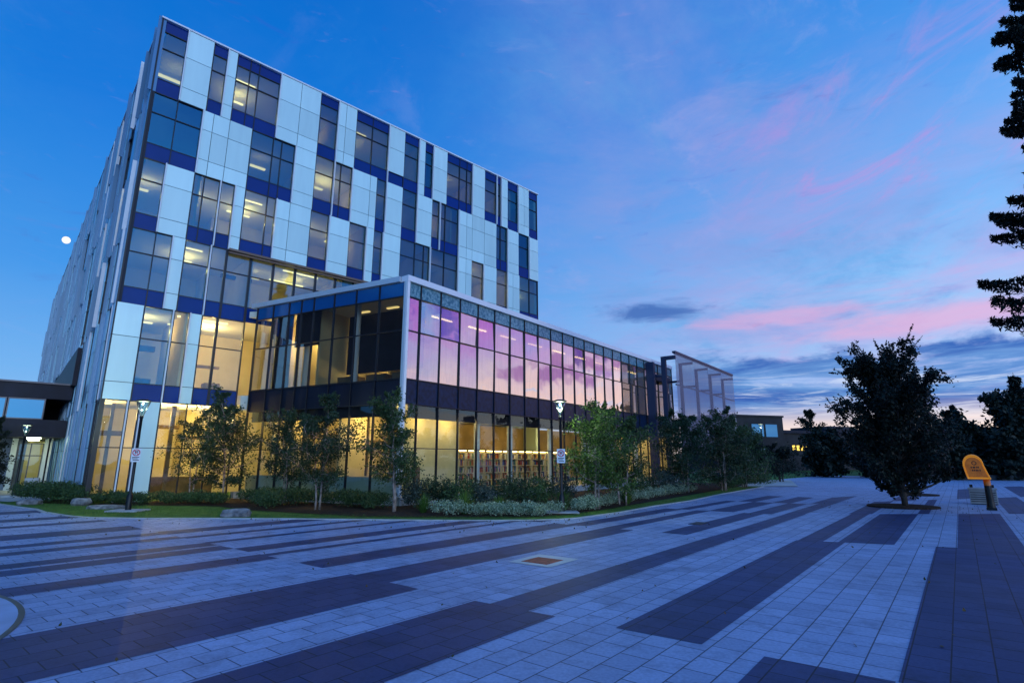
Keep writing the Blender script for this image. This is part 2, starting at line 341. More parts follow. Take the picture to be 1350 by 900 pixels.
# paths beyond
ph = MB(); ph.poly([(14.5, 43.6, .045), (22.5, 43.9, .045), (29, 58, .045), (24.4, 58.5, .045), (19, 47.2, .045)])
tag(ph.build('path', M['path']), kind='structure')
fp = MB(); fp.poly([(-10, 106, .0), (44, 112, .0), (82, 132, .0), (140, 150, .0), (140, 156, 0), (80, 138, 0), (43, 118, 0), (-10, 111, 0)])
tag(fp.build('far_path', M['path']), kind='structure')
ec = MB(); ec.poly([(-36, 33.6, .045), (-24.6, 27.4, .045), (-24.0, 29.2, .045), (-30.4, 36.0, .045), (-36, 45, .045), (-48, 40, .045)])
tag(ec.build('entrance_court', M['path']), kind='structure')

# ------------------------------------------------------------------ academic tower
TC = (-19.85, 26.09)
TF = Frame(TC, 46.8, 1)       # front
TL = Frame(TC, -43.2, -1)     # long left side
LEN_F, LEN_L, TOP = 30.5, 79.0, 26.6
tower = thing('academic_building', (TC[0], TC[1], 0), 'tall academic block in a patchwork of pale panels, blue spandrels and lit windows', 'building')
ST = [  # storey: bottom, spandrel top, transom, top
    dict(b=21.93, s=22.82, t=24.76, e=25.84, top=26.55),
    dict(b=17.92, s=18.84, t=20.70, e=21.93, top=21.93),
    dict(b=13.90, s=14.75, t=16.67, e=17.92, top=17.92),
    dict(b=9.82, s=10.70, t=12.60, e=13.90, top=13.90),
    dict(b=4.92, s=5.80, t=8.12, e=9.82, top=9.82),
    dict(b=.02, s=.02, t=2.62, e=4.92, top=4.92)]
FRONT = [
 [('G',0,1.33,[]),('W',1.33,2.67,[]),('G',2.67,3.5,[]),('W',3.5,4.0,[]),('G',4,6.67,[4.8,5.33]),('W',6.67,9.33,[8]),('G',9.33,10.67,[]),('W',10.67,12,[11.2]),('G',12,14.67,[13.33]),('w',14.67,16,[]),('G',16,17.33,[]),('W',17.33,17.87,[]),('G',17.87,18.67,[]),('W',18.67,20,[]),('G',20,22.67,[21.33,22.1]),('W',22.67,24,[]),('G',24,25.4,[]),('G',25.4,25.93,[]),('W',25.93,26.67,[]),('G',26.67,28,[]),('W',28,29.33,[28.7]),('G',29.33,30.5,[])],
 [('G',0,2.6,[1.3]),('W',2.6,5.27,[3.13,4]),('G',5.27,8,[6.6,7.13]),('W',8,9.33,[]),('G',9.33,10.67,[]),('G',10.67,12,[11.15]),('W',12,13.85,[13.33]),('G',13.85,14.67,[]),('W',14.67,16,[]),('G',16,17.33,[]),('W',17.33,18.67,[]),('G',18.67,19.45,[]),('G',19.45,21.33,[20]),('W',21.33,25.35,[22.1,22.7,24]),('G',25.35,26.7,[25.9]),('W',26.7,28,[]),('G',28,29.37,[]),('W',29.37,30.5,[])],
 [('G',0,1.2,[]),('W',1.2,2.55,[]),('G',2.55,3.95,[3.1]),('G',3.95,4.75,[]),('W',4.75,5.27,[]),('G',5.27,7.15,[6.6]),('W',7.15,9.3,[7.95]),('G',9.3,10.6,[]),('W',10.6,12,[]),('G',12,13.3,[]),('W',13.3,13.85,[]),('G',13.85,14.6,[]),('W',14.6,16,[]),('G',16,18.65,[17.3,18.1]),('G',18.65,21.33,[20]),('W',21.33,22.7,[22.1]),('G',22.7,24,[]),('W',24,25.4,[]),('G',25.4,26.7,[]),('W',26.7,28.1,[27.3]),('G',28.1,30.5,[29.4])],
 [('G',0,2,[1.2]),('W',2,2.57,[]),('G',2.57,3.88,[]),('G',3.88,4.72,[])]+[('R',4.72+1.32*i,6.04+1.32*i,[]) for i in range(6)],
 [('W',0,1.15,[]),('G',1.15,2.5,[]),('G',2.5,3.3,[]),('W',3.3,3.83,[]),('G',3.83,4.65,[]),('G',4.65,6.1,[])],
 [('G',.05,1.1,[]),('G',1.1,1.6,[]),('W',1.65,2.45,[]),('G',2.45,6.1,[3.7,4.85])]]
def panels(fr, cell, st, mbc, rows=None, d=.05):
    us = [cell[1]]+cell[3]+[cell[2]]
    zs = rows or [st['b'], st['s'], st['t'], st['top']]
    for i in range(len(us)-1):
        for j in range(len(zs)-1):
            if zs[j+1]-zs[j] > .05: mbc.box(fr, us[i]+.015, us[i+1]-.015, 0, d, zs[j]+.015, zs[j+1]-.015)
    mbc.cm = 1; mbc.box(fr, cell[1]+.003, cell[2]-.003, -.16, -.004, zs[0], zs[-1]); mbc.cm = 0
def sp_boxes(mb, fr, us, st, top=False):
    if not top: mb.box(fr, us[0]+.03, us[-1]-.03, -.14, -.07, st['b']+.02, st['s']-.02)
    elif st['top'] > st['e']+.1: mb.box(fr, us[0]+.03, us[-1]-.03, -.14, -.07, st['e']+.03, st['top']-.02)
def make_window(parent, fr, cell, st, gm, frame_m, glass_o=-.10, fw=.05, jitter=.004, spandrel=True, rowz=None):
    """window = dark frame bars; its glass panes are a sub-part"""
    us = [cell[1]]+cell[3]+[cell[2]]; zlow, zt, ze = st['s'], st['t'], st['e']
    f = MB(); g = MB()
    for i, u in enumerate(us):
        w = fw if i not in (0, len(us)-1) else fw*1.3
        f.box(fr, u-w/2 if 0 < i < len(us)-1 else (u if i == 0 else u-w), u+w/2 if 0 < i < len(us)-1 else (u+w if i == 0 else u), -.16, -.03, st['b']+.004, st['top']-.004)
    for z in ([zlow, zt, ze] if zlow > .1 else [zt, ze]):
        for i in range(len(us)-1):
            f.box(fr, us[i]+fw*.66, us[i+1]-fw*.66, -.155, -.045, z-fw/2, z+fw/2)
    zz = [zlow, zt, ze]
    for i in range(len(us)-1):
        for j in range(2):
            ju, jz = random.gauss(0, jitter), random.gauss(0, jitter)
            a, b, lo, hi = us[i]+.02, us[i+1]-.02, zz[j]+.01, zz[j+1]-.01
            o = glass_o
            g.quad(fr.p(a, o-ju-jz, lo), fr.p(b, o+ju-jz, lo), fr.p(b, o+ju+jz, hi), fr.p(a, o-ju+jz, hi))
    w = f.build('window', frame_m, parent); g.build('pane', gm, w)
    if spandrel and zlow > .1:
        for tp_ in (False, True):
            sp = MB(); sp_boxes(sp, fr, us, st, tp_)
            if sp.f: sp.build('spandrel', M['blue_spandrel'], w)
    return w
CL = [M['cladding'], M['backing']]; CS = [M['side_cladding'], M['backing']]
def fin(parent, fr, u0, u1, o1, z0, z1, m='fin'):
    f = MB(); f.box(fr, u0, u1, -.17, o1, z0, z1); f.build('fin', M[m], parent)
for k, (st, row) in enumerate(zip(ST, FRONT)):
    for i, c in enumerate(row):
        if c[0] in 'Ww':
            mb = MB(); panels(TF, c, st, mb, rows=[st['s'], st['t'], st['top']] if c[0] == 'w' else None)
            part = mb.build('cladding_panel', CL, tower)
            if c[0] == 'w':
                sp = MB(); sp.box(TF, c[1]+.02, c[2]-.02, -.14, -.07, st['b']+.02, st['s']-.02); sp.build('spandrel', M['blue_spandrel'], part)
        else:
            gm = M['clear_glass'] if k == 5 or (k == 4 and c[1] > 2) else M['tower_glass']
            part = make_window(tower, TF, c, st, gm, M['frame_dark'])
        # white fin on the left edge of every pale panel and between neighbouring windows
        if i and (c[0] in 'Ww' or (row[i-1][0] == 'G' and c[0] == 'G')) and not (k == 4 and c[1] in (3.83, 4.65)):
            fin(part, TF, c[1]-.055, c[1]-.004, .13, st['b'], st['top']+(.0 if k else .06))
# ribbon trim over storey four
rb = MB(); rb.box(TF, 4.74, 30.4, .052, .26, 13.80, 13.93); rb.box(TF, 4.74, 30.4, .052, .20, 13.66, 13.74)
rb.build('ribbon_trim', M['brown_trim'], tower)
# roof, parapet, slabs, core
IN = [TF.p(.35, -.35, 0), TF.p(30.1, -.35, 0), TF.p(30.1, -24, 0), TL.p(LEN_L-.4, -24, 0), TL.p(LEN_L-.4, -.35, 0)]
def inset_poly(d): return [TF.p(d, -d, 0), TF.p(LEN_F-d, -d, 0), TF.p(LEN_F-d, -LEN_L+d, 0), TF.p(d, -LEN_L+d, 0)]
par = MB(); pp = inset_poly(-.06); qq = inset_poly(.35)
par.box(TF, -.08, LEN_F+.08, -.3, .09, 26.56, 26.66)
par.box(TL, .30, LEN_L, -.3, .09, 26.56, 26.66); par.box(TF, LEN_F-.3, LEN_F+.08, -LEN_L, -.31, 26.56, 26.66)
par.build('parapet_cap', M['fin'], tower)
sl = MB()
for z0, z1 in ((26.0, 26.3), (22.05, 22.55), (18.05, 18.55), (14.05, 14.5), (9.97, 10.45), (5.1, 5.6)): sl.prism(inset_poly(.32), z0, z1)
sl.build('floor_slab', M['ceiling'], tower)
rw = MB()
rw.box(TF, LEN_F-.3, LEN_F-.02, -LEN_L, -.2, 0, 26.5)           # plain far end wall
rw.box(TF, .3, LEN_F-.3, -LEN_L, -LEN_L+.3, 0, 26.5)
rw.build('rear_wall', M['cladding'], tower)
core = MB()
lev = [(0.05, 5.1), (5.6, 9.97), (10.45, 14.05), (14.5, 18.05), (18.55, 22.05), (22.55, 26.0)]
for (z0, z1) in lev:
    core.box(TF, 5.0, LEN_F-.35, -6.2, -6.0, z0, z1)
    core.box(TL, 6.0, LEN_L-.4, -5.2, -5.0, z0, z1)
PART = {5: [8.0, 10.9, 17.4, 18.9, 24.0, 27.3], 4: [5.4, 9.4, 13.3, 17.4, 20.8, 26.7], 3: [2.9, 9.3, 13.3, 18.9, 22.3, 27.3], 2: [6.2, 12.0, 18.0, 24.0], 1: [3.2], 0: [2.5]}
for k, us in PART.items():
    z0, z1 = lev[k]
    for u in us: core.box(TF, u-.06, u+.06, -6.0, -.36, z0, z1)
for (z0, z1) in lev:
    for u in (8, 16, 26, 38, 52, 66): core.box(TL, u-.06, u+.06, -5.0, -.36, z0, z1)
core.build('interior_wall', M['room_wall'], tower)
# ceiling lamps per room
def lamp_strip(parent, fr, u0, u1, o0, o1, z, s, col=(1, .77, .30)):
    b = MB(); b.box(fr, u0, u1, o0, o1, z-.07, z-.012); return b.build('ceiling_light', lightm(s, col), parent)
def room_lamp(parent, p, e, col=(1, .76, .30)):
    l = bpy.data.lights.new('room_lamp', 'POINT'); l.energy = e; l.color = col; l.shadow_soft_size = 0
    o = bpy.data.objects.new('room_lamp', l); COL.objects.link(o); o.parent = parent; o.location = Vector(p)-parent.location
LIT = {5: [(.3,2.4,3,0),(4.3,5.6,13,1),(9.4,10.6,4,0),(12.1,13.6,9,1),(20.9,22.4,6,0),(24.4,26.5,3,0)],
       4: [(6,7.6,2,0),(9.6,10.6,9,0),(11,11.8,12,0),(13.9,15.4,3,0),(18.8,20.5,4,0),(25,26.5,2,0)],
       3: [(.4,1.1,11,0),(3.0,3.8,7,0),(5.4,6.8,26,1),(9.6,10.5,9,0),(12.3,13.2,9,0),(14,15,6,0),(19.6,21.2,2,0),(22.8,23.9,30,1),(28.3,30,3,0)],
       2: [(2.7,3.8,24,1),(6.5,8,4,0),(8.5,10.8,18,1)],
       1: [(1.3,2.3,14,0),(3.0,3.8,14,1),(4.3,5.6,30,1)],
       0: [(.3,.95,18,1),(2.6,3.6,60,0),(4.3,5.9,60,0)]}
for k, rows in LIT.items():
    for (a, b, s, front) in rows:
        w_ = 3.2 if s > 12 else 1.8
        if front: lamp_strip(tower, TF, a, b, -1.75, -1.64, lev[k][1], w_)
        else: lamp_strip(tower, TF, a, b, -4.7, -4.45, lev[k][1], w_)
        if front and s > 12: lamp_strip(tower, TF, a, b, -4.2, -4.05, lev[k][1], w_)
        room_lamp(tower, TF.p((a+b)/2, -3.2, lev[k][1]-.7), 5*s if k > 1 else 9*s if k else 7.5*s)
ib = MB()
for k, segs in {0: [(.2, 1.5, 3.3, 3.55), (2.5, 4.1, 3.75, 3.95), (4.4, 5.9, 3.2, 3.4)], 1: [(1.2, 2.4, 8.0, 8.3), (3.9, 5.8, 7.4, 7.55)], 3: [(5.3, 7.1, 13.2, 13.4)]}.items():
    for (a, b, z0, z1) in segs: ib.box(TF, a, b, -3.4, -3.1, z0, z1)
ib.box(TF, 2.5, 5.9, -2.3, -2.2, .05, 1.15); ib.box(TF, .7, .85, -2.2, -2.05, .05, 4.9); ib.box(TF, 3.3, 3.5, -1.6, -1.4, .05, 4.9)
ib.box(TF, 4.9, 5.7, -3.0, -2.2, 5.6, 6.4); ib.box(TF, 1.3, 2.2, -2.4, -1.9, 5.6, 6.3)
ib.build('interior_fitting', pbr('brown_fitting', (.20, .13, .06), .7, var=.3, vscale=2), tower)
# left side ------------------------------------------------------------------
rl = random.Random(3)
wcount = 0; ccount = 0; lcl = MB(); lfin = MB(); lwf = MB(); lwg = MB(); lsp = MB()
for k, st in enumerate(ST):
    u = 0.0; typ = 'W' if k in (1, 2, 4) else rl.choice('GW')
    while u < LEN_L-.5:
        w = rl.choice([.35, .5, .8, .8, 1.33]) if typ == 'W' else rl.choice([.67, .8, 1.33, 1.33])
        if k == 5 and typ == 'W': w = .8
        e = min(u+w, LEN_L-.2); c = (typ, u+.02, e, [u+(e-u)/2] if w > 2.2 else [])
        near = u < 19
        if typ == 'W':
            hasf = rl.random() < .6; o1 = rl.choice([.10, .14, .24]); zt = st['top']+(0 if k else rl.choice([0, .1, .22]))
            if near and ccount < 48:
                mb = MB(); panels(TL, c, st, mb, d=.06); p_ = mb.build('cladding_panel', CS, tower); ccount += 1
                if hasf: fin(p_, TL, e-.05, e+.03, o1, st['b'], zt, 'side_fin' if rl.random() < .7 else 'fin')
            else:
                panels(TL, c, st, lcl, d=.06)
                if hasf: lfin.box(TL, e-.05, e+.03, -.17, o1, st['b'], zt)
        else:
            hasf = rl.random() < .45; o1 = rl.choice([.06, .12, .2]); zt = st['top']+(0 if k else rl.choice([0, .12, .2]))
            if near and wcount < 44:
                w_ = make_window(tower, TL, c, st, M['tower_glass'], M['frame_dark']); wcount += 1
                if hasf: fin(w_, TL, c[1]-.02, c[1]+.05, o1, st['b'], zt, 'side_fin' if rl.random() < .7 else 'fin')
            else:
                for uu in (c[1], c[2]-.06): lwf.box(TL, uu, uu+.06, -.16, -.03, st['b'], st['top'])
                for z in (st['s'], st['t'], st['e']): lwf.box(TL, c[1]+.06, c[2]-.06, -.155, -.045, z-.03, z+.03)
                for z0, z1 in ((st['s'], st['t']), (st['t'], st['e'])):
                    j = rl.gauss(0, .004); lwg.quad(TL.p(c[1], -.1-j, z0), TL.p(c[2], -.1+j, z0), TL.p(c[2], -.1+j, z1), TL.p(c[1], -.1-j, z1))
                if st['s'] > .1: sp_boxes(lsp, TL, [c[1], c[2]], st); sp_boxes(lsp, TL, [c[1], c[2]], st, True)
                if hasf: lfin.box(TL, c[1]-.02, c[1]+.05, -.17, o1, st['b'], zt)
        u = e; typ = 'G' if typ == 'W' else ('W' if rl.random() < .55 else 'G')
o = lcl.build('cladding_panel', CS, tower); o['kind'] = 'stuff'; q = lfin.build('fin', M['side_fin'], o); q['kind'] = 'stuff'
o = lwf.build('window', M['frame_dark'], tower); o['kind'] = 'stuff'; q = lwg.build('pane', M['tower_glass'], o); q['kind'] = 'stuff'; q = lsp.build('spandrel', M['blue_spandrel'], o); q['kind'] = 'stuff'
cn = MB(); cn.box(TF, -.05, .03, -.12, .04, 0.02, 26.55); cn.build('corner_trim', M['frame_dark'], tower)
wd = MB()
wd.poly([TL.p(13.5, .30, 9.45), TL.p(31, .30, 9.0), TL.p(31, .30, 6.9), TL.p(13.5, .30, 6.9)]); wd.poly([TL.p(13.5, .06, 9.45), TL.p(31, .06, 9.0), TL.p(31, .06, 6.9), TL.p(13.5, .06, 6.9)])
wd.poly([TL.p(13.5, .30, 9.45), TL.p(31, .30, 9.0), TL.p(31, .06, 9.0), TL.p(13.5, .06, 9.45)]); wd.poly([TL.p(13.5, .30, 9.45), TL.p(13.5, .06, 9.45), TL.p(13.5, .06, 6.9), TL.p(13.5, .30, 6.9)])
wd.build('dark_wedge', M['dark_wall'], tower)  # dark wedge-shaped slab against the long left side

# ------------------------------------------------------------------ library wing
WC = (-5.064, 24.893)
WR = Frame(WC, 37.9, 1); WL = Frame(WC, -63.1, -1)
ULEN = 33.0; LLEN = 11.0
wing = thing('library_wing', (WC[0], WC[1], 0), 'low glass library wing with pink sky mirrored in its long front', 'building')
RU = [.16, .95, 2.33]; 
while RU[-1] < ULEN-.5: RU.append(RU[-1]+1.443)
RU[-1] = ULEN
LU = [.16]+[.36+1.46*(i+1)-.06 for i in range(7)]; LU[-1] = LLEN-.05
LU = [.16, 1.70, 3.20, 4.70, 6.16, 7.08, 8.02, 9.27, 10.58]
ZF, ZM, ZB, ZS, ZT = 9.75, 8.08, 5.75, 4.58, 2.56
frm = MB(); frb = MB(); spn = MB()
def wpane(fr, u0, u1, z0, z1, gm, o=-.06, jit=.012):
    g = MB(); a, b = random.gauss(0, jit), random.gauss(0, jit)
    g.quad(fr.p(u0+.02, o-a-b, z0+.01), fr.p(u1-.02, o+a-b, z0+.01), fr.p(u1-.02, o+a+b, z1-.01), fr.p(u0+.02, o-a+b, z1-.01)); return g
def wing_face(fr, US, upper, lower, frame_o, right):
    for i, u in enumerate(US):
        for (z0, z1) in ((.42, 10.48),):
            frm.box(fr, u-.022, u+.022, -.10, frame_o-.018, z0, z1)
    for i in range(len(US)-1):
        u0, u1 = US[i], US[i+1]
        for z in (ZF, ZM, ZB, ZS, ZT): frm.box(fr, u0+.022, u1-.022, -.095, frame_o-.022, z-.022, z+.022)
        for (zz, gm) in (((ZB, ZM, ZF), upper), ((.42, ZT, ZS), lower)):
            f = MB()
            f.box(fr, u0+.023, u0+.036, -.10, -.04, zz[0]+.03, zz[2]-.03); f.box(fr, u1-.036, u1-.023, -.10, -.04, zz[0]+.03, zz[2]-.03)
            w = f.build('window', M['frame_dark'], wing)
            g = MB()
            for a, b in ((zz[0], zz[1]), (zz[1], zz[2])):
                h = wpane(fr, u0+.03, u1-.03, a+.028, b-.028, gm); n = len(g.v); g.v += h.v; g.f += [tuple(n+x for x in q) for q in h.f]; g.m += h.m
            g.build('pane', gm, w)
            if zz[0] == ZB:
                q = MB(); q.box(fr, u0+.035, u1-.035, -.09, -.055, ZF+.03, 10.46); q.build('frit_band', M['frit_band'] if right else M['blue_band'], w)
                q = MB(); q.box(fr, u0+.035, u1-.035, -.09, -.055, ZS+.03, ZB-.03); q.build('spandrel', M['navy_frit'] if right else M['navy_spandrel'], w)
wing_face(WR, RU, M['wing_glass'], M['clear_glass'], .03, True)
wing_face(WL, LU, M['wing_left_glass'], M['clear_glass'], .03, False)
frm.build('curtain_wall_grid', M['frame_dark'], wing)
cap = MB()
cap.box(WR, -.03, ULEN, -.4, .10, 10.49, 10.78); cap.box(WR, -.02, .13, -.16, .08, .42, 10.485)
cap.build('white_edge_cap', M['cap_white'], wing)
cap2 = MB(); cap2.box(WL, .42, LLEN, -.35, .08, 10.50, 10.77); cap2.box(WL, 0.0, .13, -.20, .06, .42, 10.48); cap2.build('coping', M['cap_blue'], wing)
def isect(o):  # corner of the two faces offset inwards
    A = WR.o+WR.n*o; B = WL.o+WL.n*o
    d = WR.u.x*-WL.u.y - WR.u.y*-WL.u.x; w = B-A
    t = (w.x*-WL.u.y - w.y*-WL.u.x)/d
    return A+WR.u*t
def wpoly(o): return [isect(o), WR.p(ULEN+o*.1, o, 0), Vector((3.2, 47.4, 0)), TF.p(6.2, .22, 0), WL.p(LLEN+o, o, 0)]
ws = MB()
ws.prism(wpoly(-.32), 10.05, 10.40); ws.prism(wpoly(-.32), 4.75, 5.55)
ws.build('floor_slab', M['ceiling'], wing)
wf = MB(); wf.prism(wpoly(-.32), .02, .38); wf.build('ground_floor', M['slab'], wing)
pl = MB(); pl.box(WR, .12, ULEN, -.28, -.02, .0, .39); pl.box(WL, .12, LLEN, -.28, -.02, .0, .385); pl.build('plinth', M['concrete'], wing)
ww = MB()
ww.box(WR, 5.5, ULEN-.3, -6.4, -6.2, 5.56, 10.04)
ww.box(WL, 4.6, LLEN-.3, -5.0, -4.8, .39, 4.74); ww.box(WL, 4.6, LLEN-.3, -4.6, -4.4, 5.56, 10.04)
for u in (9.8, 7.9, 6.3): ww.box(WL, u-.07, u+.07, -4.35, -.7, 5.57, 10.03)
for u in (9.2, 4.4): ww.box(WL, u-.07, u+.07, -4.7, -.7, .40, 4.73)
ww.box(WR, ULEN-.35, ULEN-.1, -7.4, -.33, .39, 10.0)
ww.build('interior_wall', M['room_wall'], wing)
lw_ = MB(); lw_.box(WR, 5.5, ULEN-.3, -9.6, -9.4, .39, 4.74); lw_.build('library_wall', pbr('brown_wall', (.34, .23, .10), .9, var=.3, vscale=.5), wing)
yw = MB(); yw.box(WR, 1.4, 5.5, -1.75, -1.55, .39, 4.74); yw.build('yellow_wall', M['yellow_wall'], wing)
dk = MB(); dk.box(WL, .9, 6.1, -2.75, -2.65, 6.7, 10.03); dk.box(WL, 6.2, 8.0, -.62, -.56, 8.05, 10.03); dk.box(WL, 8.05, 9.25, -.42, -.36, 5.57, 10.03); dk.box(WL, 9.3, 10.5, -1.2, -1.1, 8.9, 10.03); dk.box(WL, .7, LLEN-.4, -.42, -.36, 4.05, 4.74)  # dark sheets added behind the glass to make these bays read dark
dk.box(WR, .9, ULEN-.4, -.62, -.55, 4.0, 4.74)
dk.build('darkening_panel', M['dark_wall'], wing)
lf = MB()
for u in (1.7, 3.2, 6.2, 9.0): lf.box(WL, u-.05, u+.05, -1.5, -1.4, 1.26, 4.74)
for (a, b, z0, z1) in ((1.8, 3.1, 3.2, 3.35), (1.8, 3.1, 2.3, 2.4), (3.3, 6.1, 2.9, 3.05), (6.3, 8.9, 3.3, 3.45), (.9, 2.6, .4, 1.7), (6.6, 8.4, .4, 1.6)): lf.box(WL, a, b, -2.8, -2.6, z0, z1)
for (a, b) in ((.9, 1.9), (2.4, 3.6), (4.3, 5.6)): lf.box(WL, a, b, -2.2, -1.5, 5.56, 6.35)
lf.build('interior_fitting', pbr('dark_fitting', (.16, .10, .05), .7, var=.3, vscale=2), wing)
fb_ = MB(); fb_.box(WL, .5, LLEN-.4, -.40, -.36, .42, 1.25); fb_.build('frosted_panel', pbr('frosted_panel', (.36, .42, .34), .6), wing)
for u in (6.35, 9.3, 13.6, 17.9, 22.2, 26.5):
    c = MB(); q = WR.p(u, -1.0, 0); c.lathe([(.17, .385), (.17, 4.74)], (q.x, q.y), 20); c.build('column', M['column'], wing, smooth=True)
for u in (3.9, 7.4):
    c = MB(); q = WL.p(u, -.95, 0); c.lathe([(.17, 5.56), (.17, 10.04)], (q.x, q.y), 20); c.build('column', M['column'], wing, smooth=True)
for i in range(9):
    u = 6.6+i*2.9
    lamp_strip(wing, WR, u, u+1.6, -2.2, -2.08, 4.74, 4); lamp_strip(wing, WR, u, u+1.6, -5.0, -4.88, 4.74, 4); room_lamp(wing, WR.p(u+1.2, -4.2, 3.9), 110)
for i, s in enumerate((0, 18, 18, 4, 4, 16, 16, 6, 6, 10)):
    u = 1.0+i*3.1
    if s: lamp_strip(wing, WR, u, u+1.6, -2.6, -2.48, 10.05, 5 if s > 9 else 2.5); room_lamp(wing, WR.p(u+.8, -3.5, 9.2), 1.6*s)
lamp_strip(wing, WR, 1.6, 5.2, -1.3, -1.2, 4.74, 5); room_lamp(wing, WR.p(2.4, -.85, 3.9), 40); room_lamp(wing, WR.p(4.4, -.85, 3.9), 40)
for u, s in ((9.95, 50), (8.1, 46), (6.45, 40), (4.2, 5), (2.2, 5)): lamp_strip(wing, WL, u, u+.75, -2.2, -2.05, 10.05, 4 if u > 6 else 1.2); room_lamp(wing, WL.p(u+.4, -2.4 if u > 6 else -3.5, 8.6 if u > 6 else 6.4), (4.2 if u > 6 else 9)*s)
for u, s in ((9.4, 34), (7.2, 34), (5.0, 34), (3.0, 28), (1.4, 28)): lamp_strip(wing, WL, u, u+1.1, -2.4, -2.25, 4.74, 4.5); room_lamp(wing, WL.p(u+.5, -2.0, 3.9), 3.2*s)
# bookshelves on the ground floor
def bookshelf(u, o, label, r):
    q = WR.p(u, o, .38); t = thing('bookshelf', q, label, 'bookshelf', 'bookshelves behind the library glass')
    fr = Frame((q.x, q.y), 37.9, 1); b = MB()
    b.box(fr, 0, .03, -.3, 0, .38, 2.5); b.box(fr, 1.57, 1.6, -.3, 0, .38, 2.5); b.box(fr, .03, 1.57, -.3, -.28, .38, 2.5)
    zs = [.42, .84, 1.26, 1.68, 2.10, 2.47]
    for z in zs: b.box(fr, .03, 1.57, -.28, 0, z, z+.03)
    s = b.build('frame', M['shelf_wood'], t)
    bk = MB()
    for z in zs[:-1]:
        x = .05
        while x < 1.5:
            w = r.uniform(.03, .075); h = r.uniform(.2, .36)
            if r.random() < .84: bk.cm = r.randrange(len(book_mats)); bk.box(fr, x, x+w-.004, -.25, -.03-r.uniform(0, .05), z+.031, z+.031+h)
            x += w
    bk.build('books', book_mats, t)
    lb = MB(); lb.box(fr, .1, 1.5, .02, .12, 2.56, 2.62); lb.build('shelf_lamp', lightm(9), t)
rb_ = random.Random(11)
shelf_lab = ['bookshelf beside the first white column inside the ground floor', 'second bookshelf from the yellow room wall', 'bookshelf just left of the middle white column', 'bookshelf just right of the middle white column', 'fifth bookshelf behind the tall glazing of the library', 'bookshelf seen left of the black lamp post', 'bookshelf directly behind the black lamp post sign', 'last bookshelf hidden partly by the leafy birches']
for i, u in enumerate((6.7, 8.4, 10.1, 11.8, 13.5, 15.2, 16.9, 18.6)): bookshelf(u, -3.6, shelf_lab[i], rb_)

# ------------------------------------------------------------------ mesh screen at the end of the wing
screen = thing('mesh_screen', WR.p(27.5, 2.5, 0), 'tall grey perforated metal screen hung on a dark steel frame', 'screen')
m, t, out = nt('perforated_mesh')
tc_ = N(t, 'ShaderNodeTexCoord'); vo = N(t, 'ShaderNodeTexVoronoi', voronoi_dimensions='2D'); vo.inputs['Scale'].default_value = 14; vo.inputs['Randomness'].default_value = 0
dt = N(t, 'ShaderNodeVectorMath', operation='DOT_PRODUCT'); dt.inputs[1].default_value = tuple(WR.u); t.links.new(tc_.outputs['Object'], dt.inputs[0])
sx_ = N(t, 'ShaderNodeSeparateXYZ'); t.links.new(tc_.outputs['Object'], sx_.inputs[0]); cx_ = N(t, 'ShaderNodeCombineXYZ'); t.links.new(dt.outputs['Value'], cx_.inputs[0]); t.links.new(sx_.outputs[2], cx_.inputs[1]); t.links.new(cx_.outputs[0], vo.inputs['Vector'])
lt = N(t, 'ShaderNodeMath', operation='LESS_THAN'); t.links.new(vo.outputs['Distance'], lt.inputs[0]); lt.inputs[1].default_value = .41
tr = N(t, 'ShaderNodeBsdfTransparent'); pb = N(t, 'ShaderNodeBsdfPrincipled'); pb.inputs['Base Color'].default_value = (.27, .23, .31, 1); pb.inputs['Roughness'].default_value = .6
mx = N(t, 'ShaderNodeMixShader'); t.links.new(lt.outputs[0], mx.inputs[0]); t.links.new(pb.outputs[0], mx.inputs[1]); t.links.new(tr.outputs[0], mx.inputs[2]); t.links.new(mx.outputs[0], out.inputs[0])
mesh_m = m
for i in range(4):
    a = 27.5+4.1*i; b = MB(); b.box(WR, a+.02, a+4.08, 2.53, 2.55, 3.2, 10.95); b.build('mesh_panel', mesh_m, screen)
st_ = MB()
for i in range(5):
    u = 27.5+4.1*i; w = .20 if i else .30
    st_.box(WR, u, u+w, 1.25, 1.25+w*1.3, .4, 10.75); st_.box(WR, u, u+w, 1.25+w*1.3, 2.5, 10.75-w, 10.75)
    st_.box(WR, u, u+w, .04, 1.25, 5.0, 5.18); st_.box(WR, u, u+w, .04, 1.25, 9.0, 9.18)
    st_.tube([WR.p(u+w/2, 1.4, 5.0), WR.p(u+w/2, 2.42, 3.5)], .09)
for z in (10.95, 8.3, 5.75, 3.2): st_.box(WR, 27.5, 43.9, 2.42, 2.52, z-.1, z)
st_.box(WR, 27.5, 43.9, 2.30, 2.60, 10.955, 11.12)
st_.build('steel_frame', M['steel_dark'], screen)
dcol = MB(); dcol.box(WR, 27.0, 27.35, .06, .75, .4, 10.3); dcol.box(WR, 28.2, 31.5, .06, .45, 8.9, 9.4); dcol.build('dark_pier', M['steel_dark'], wing)

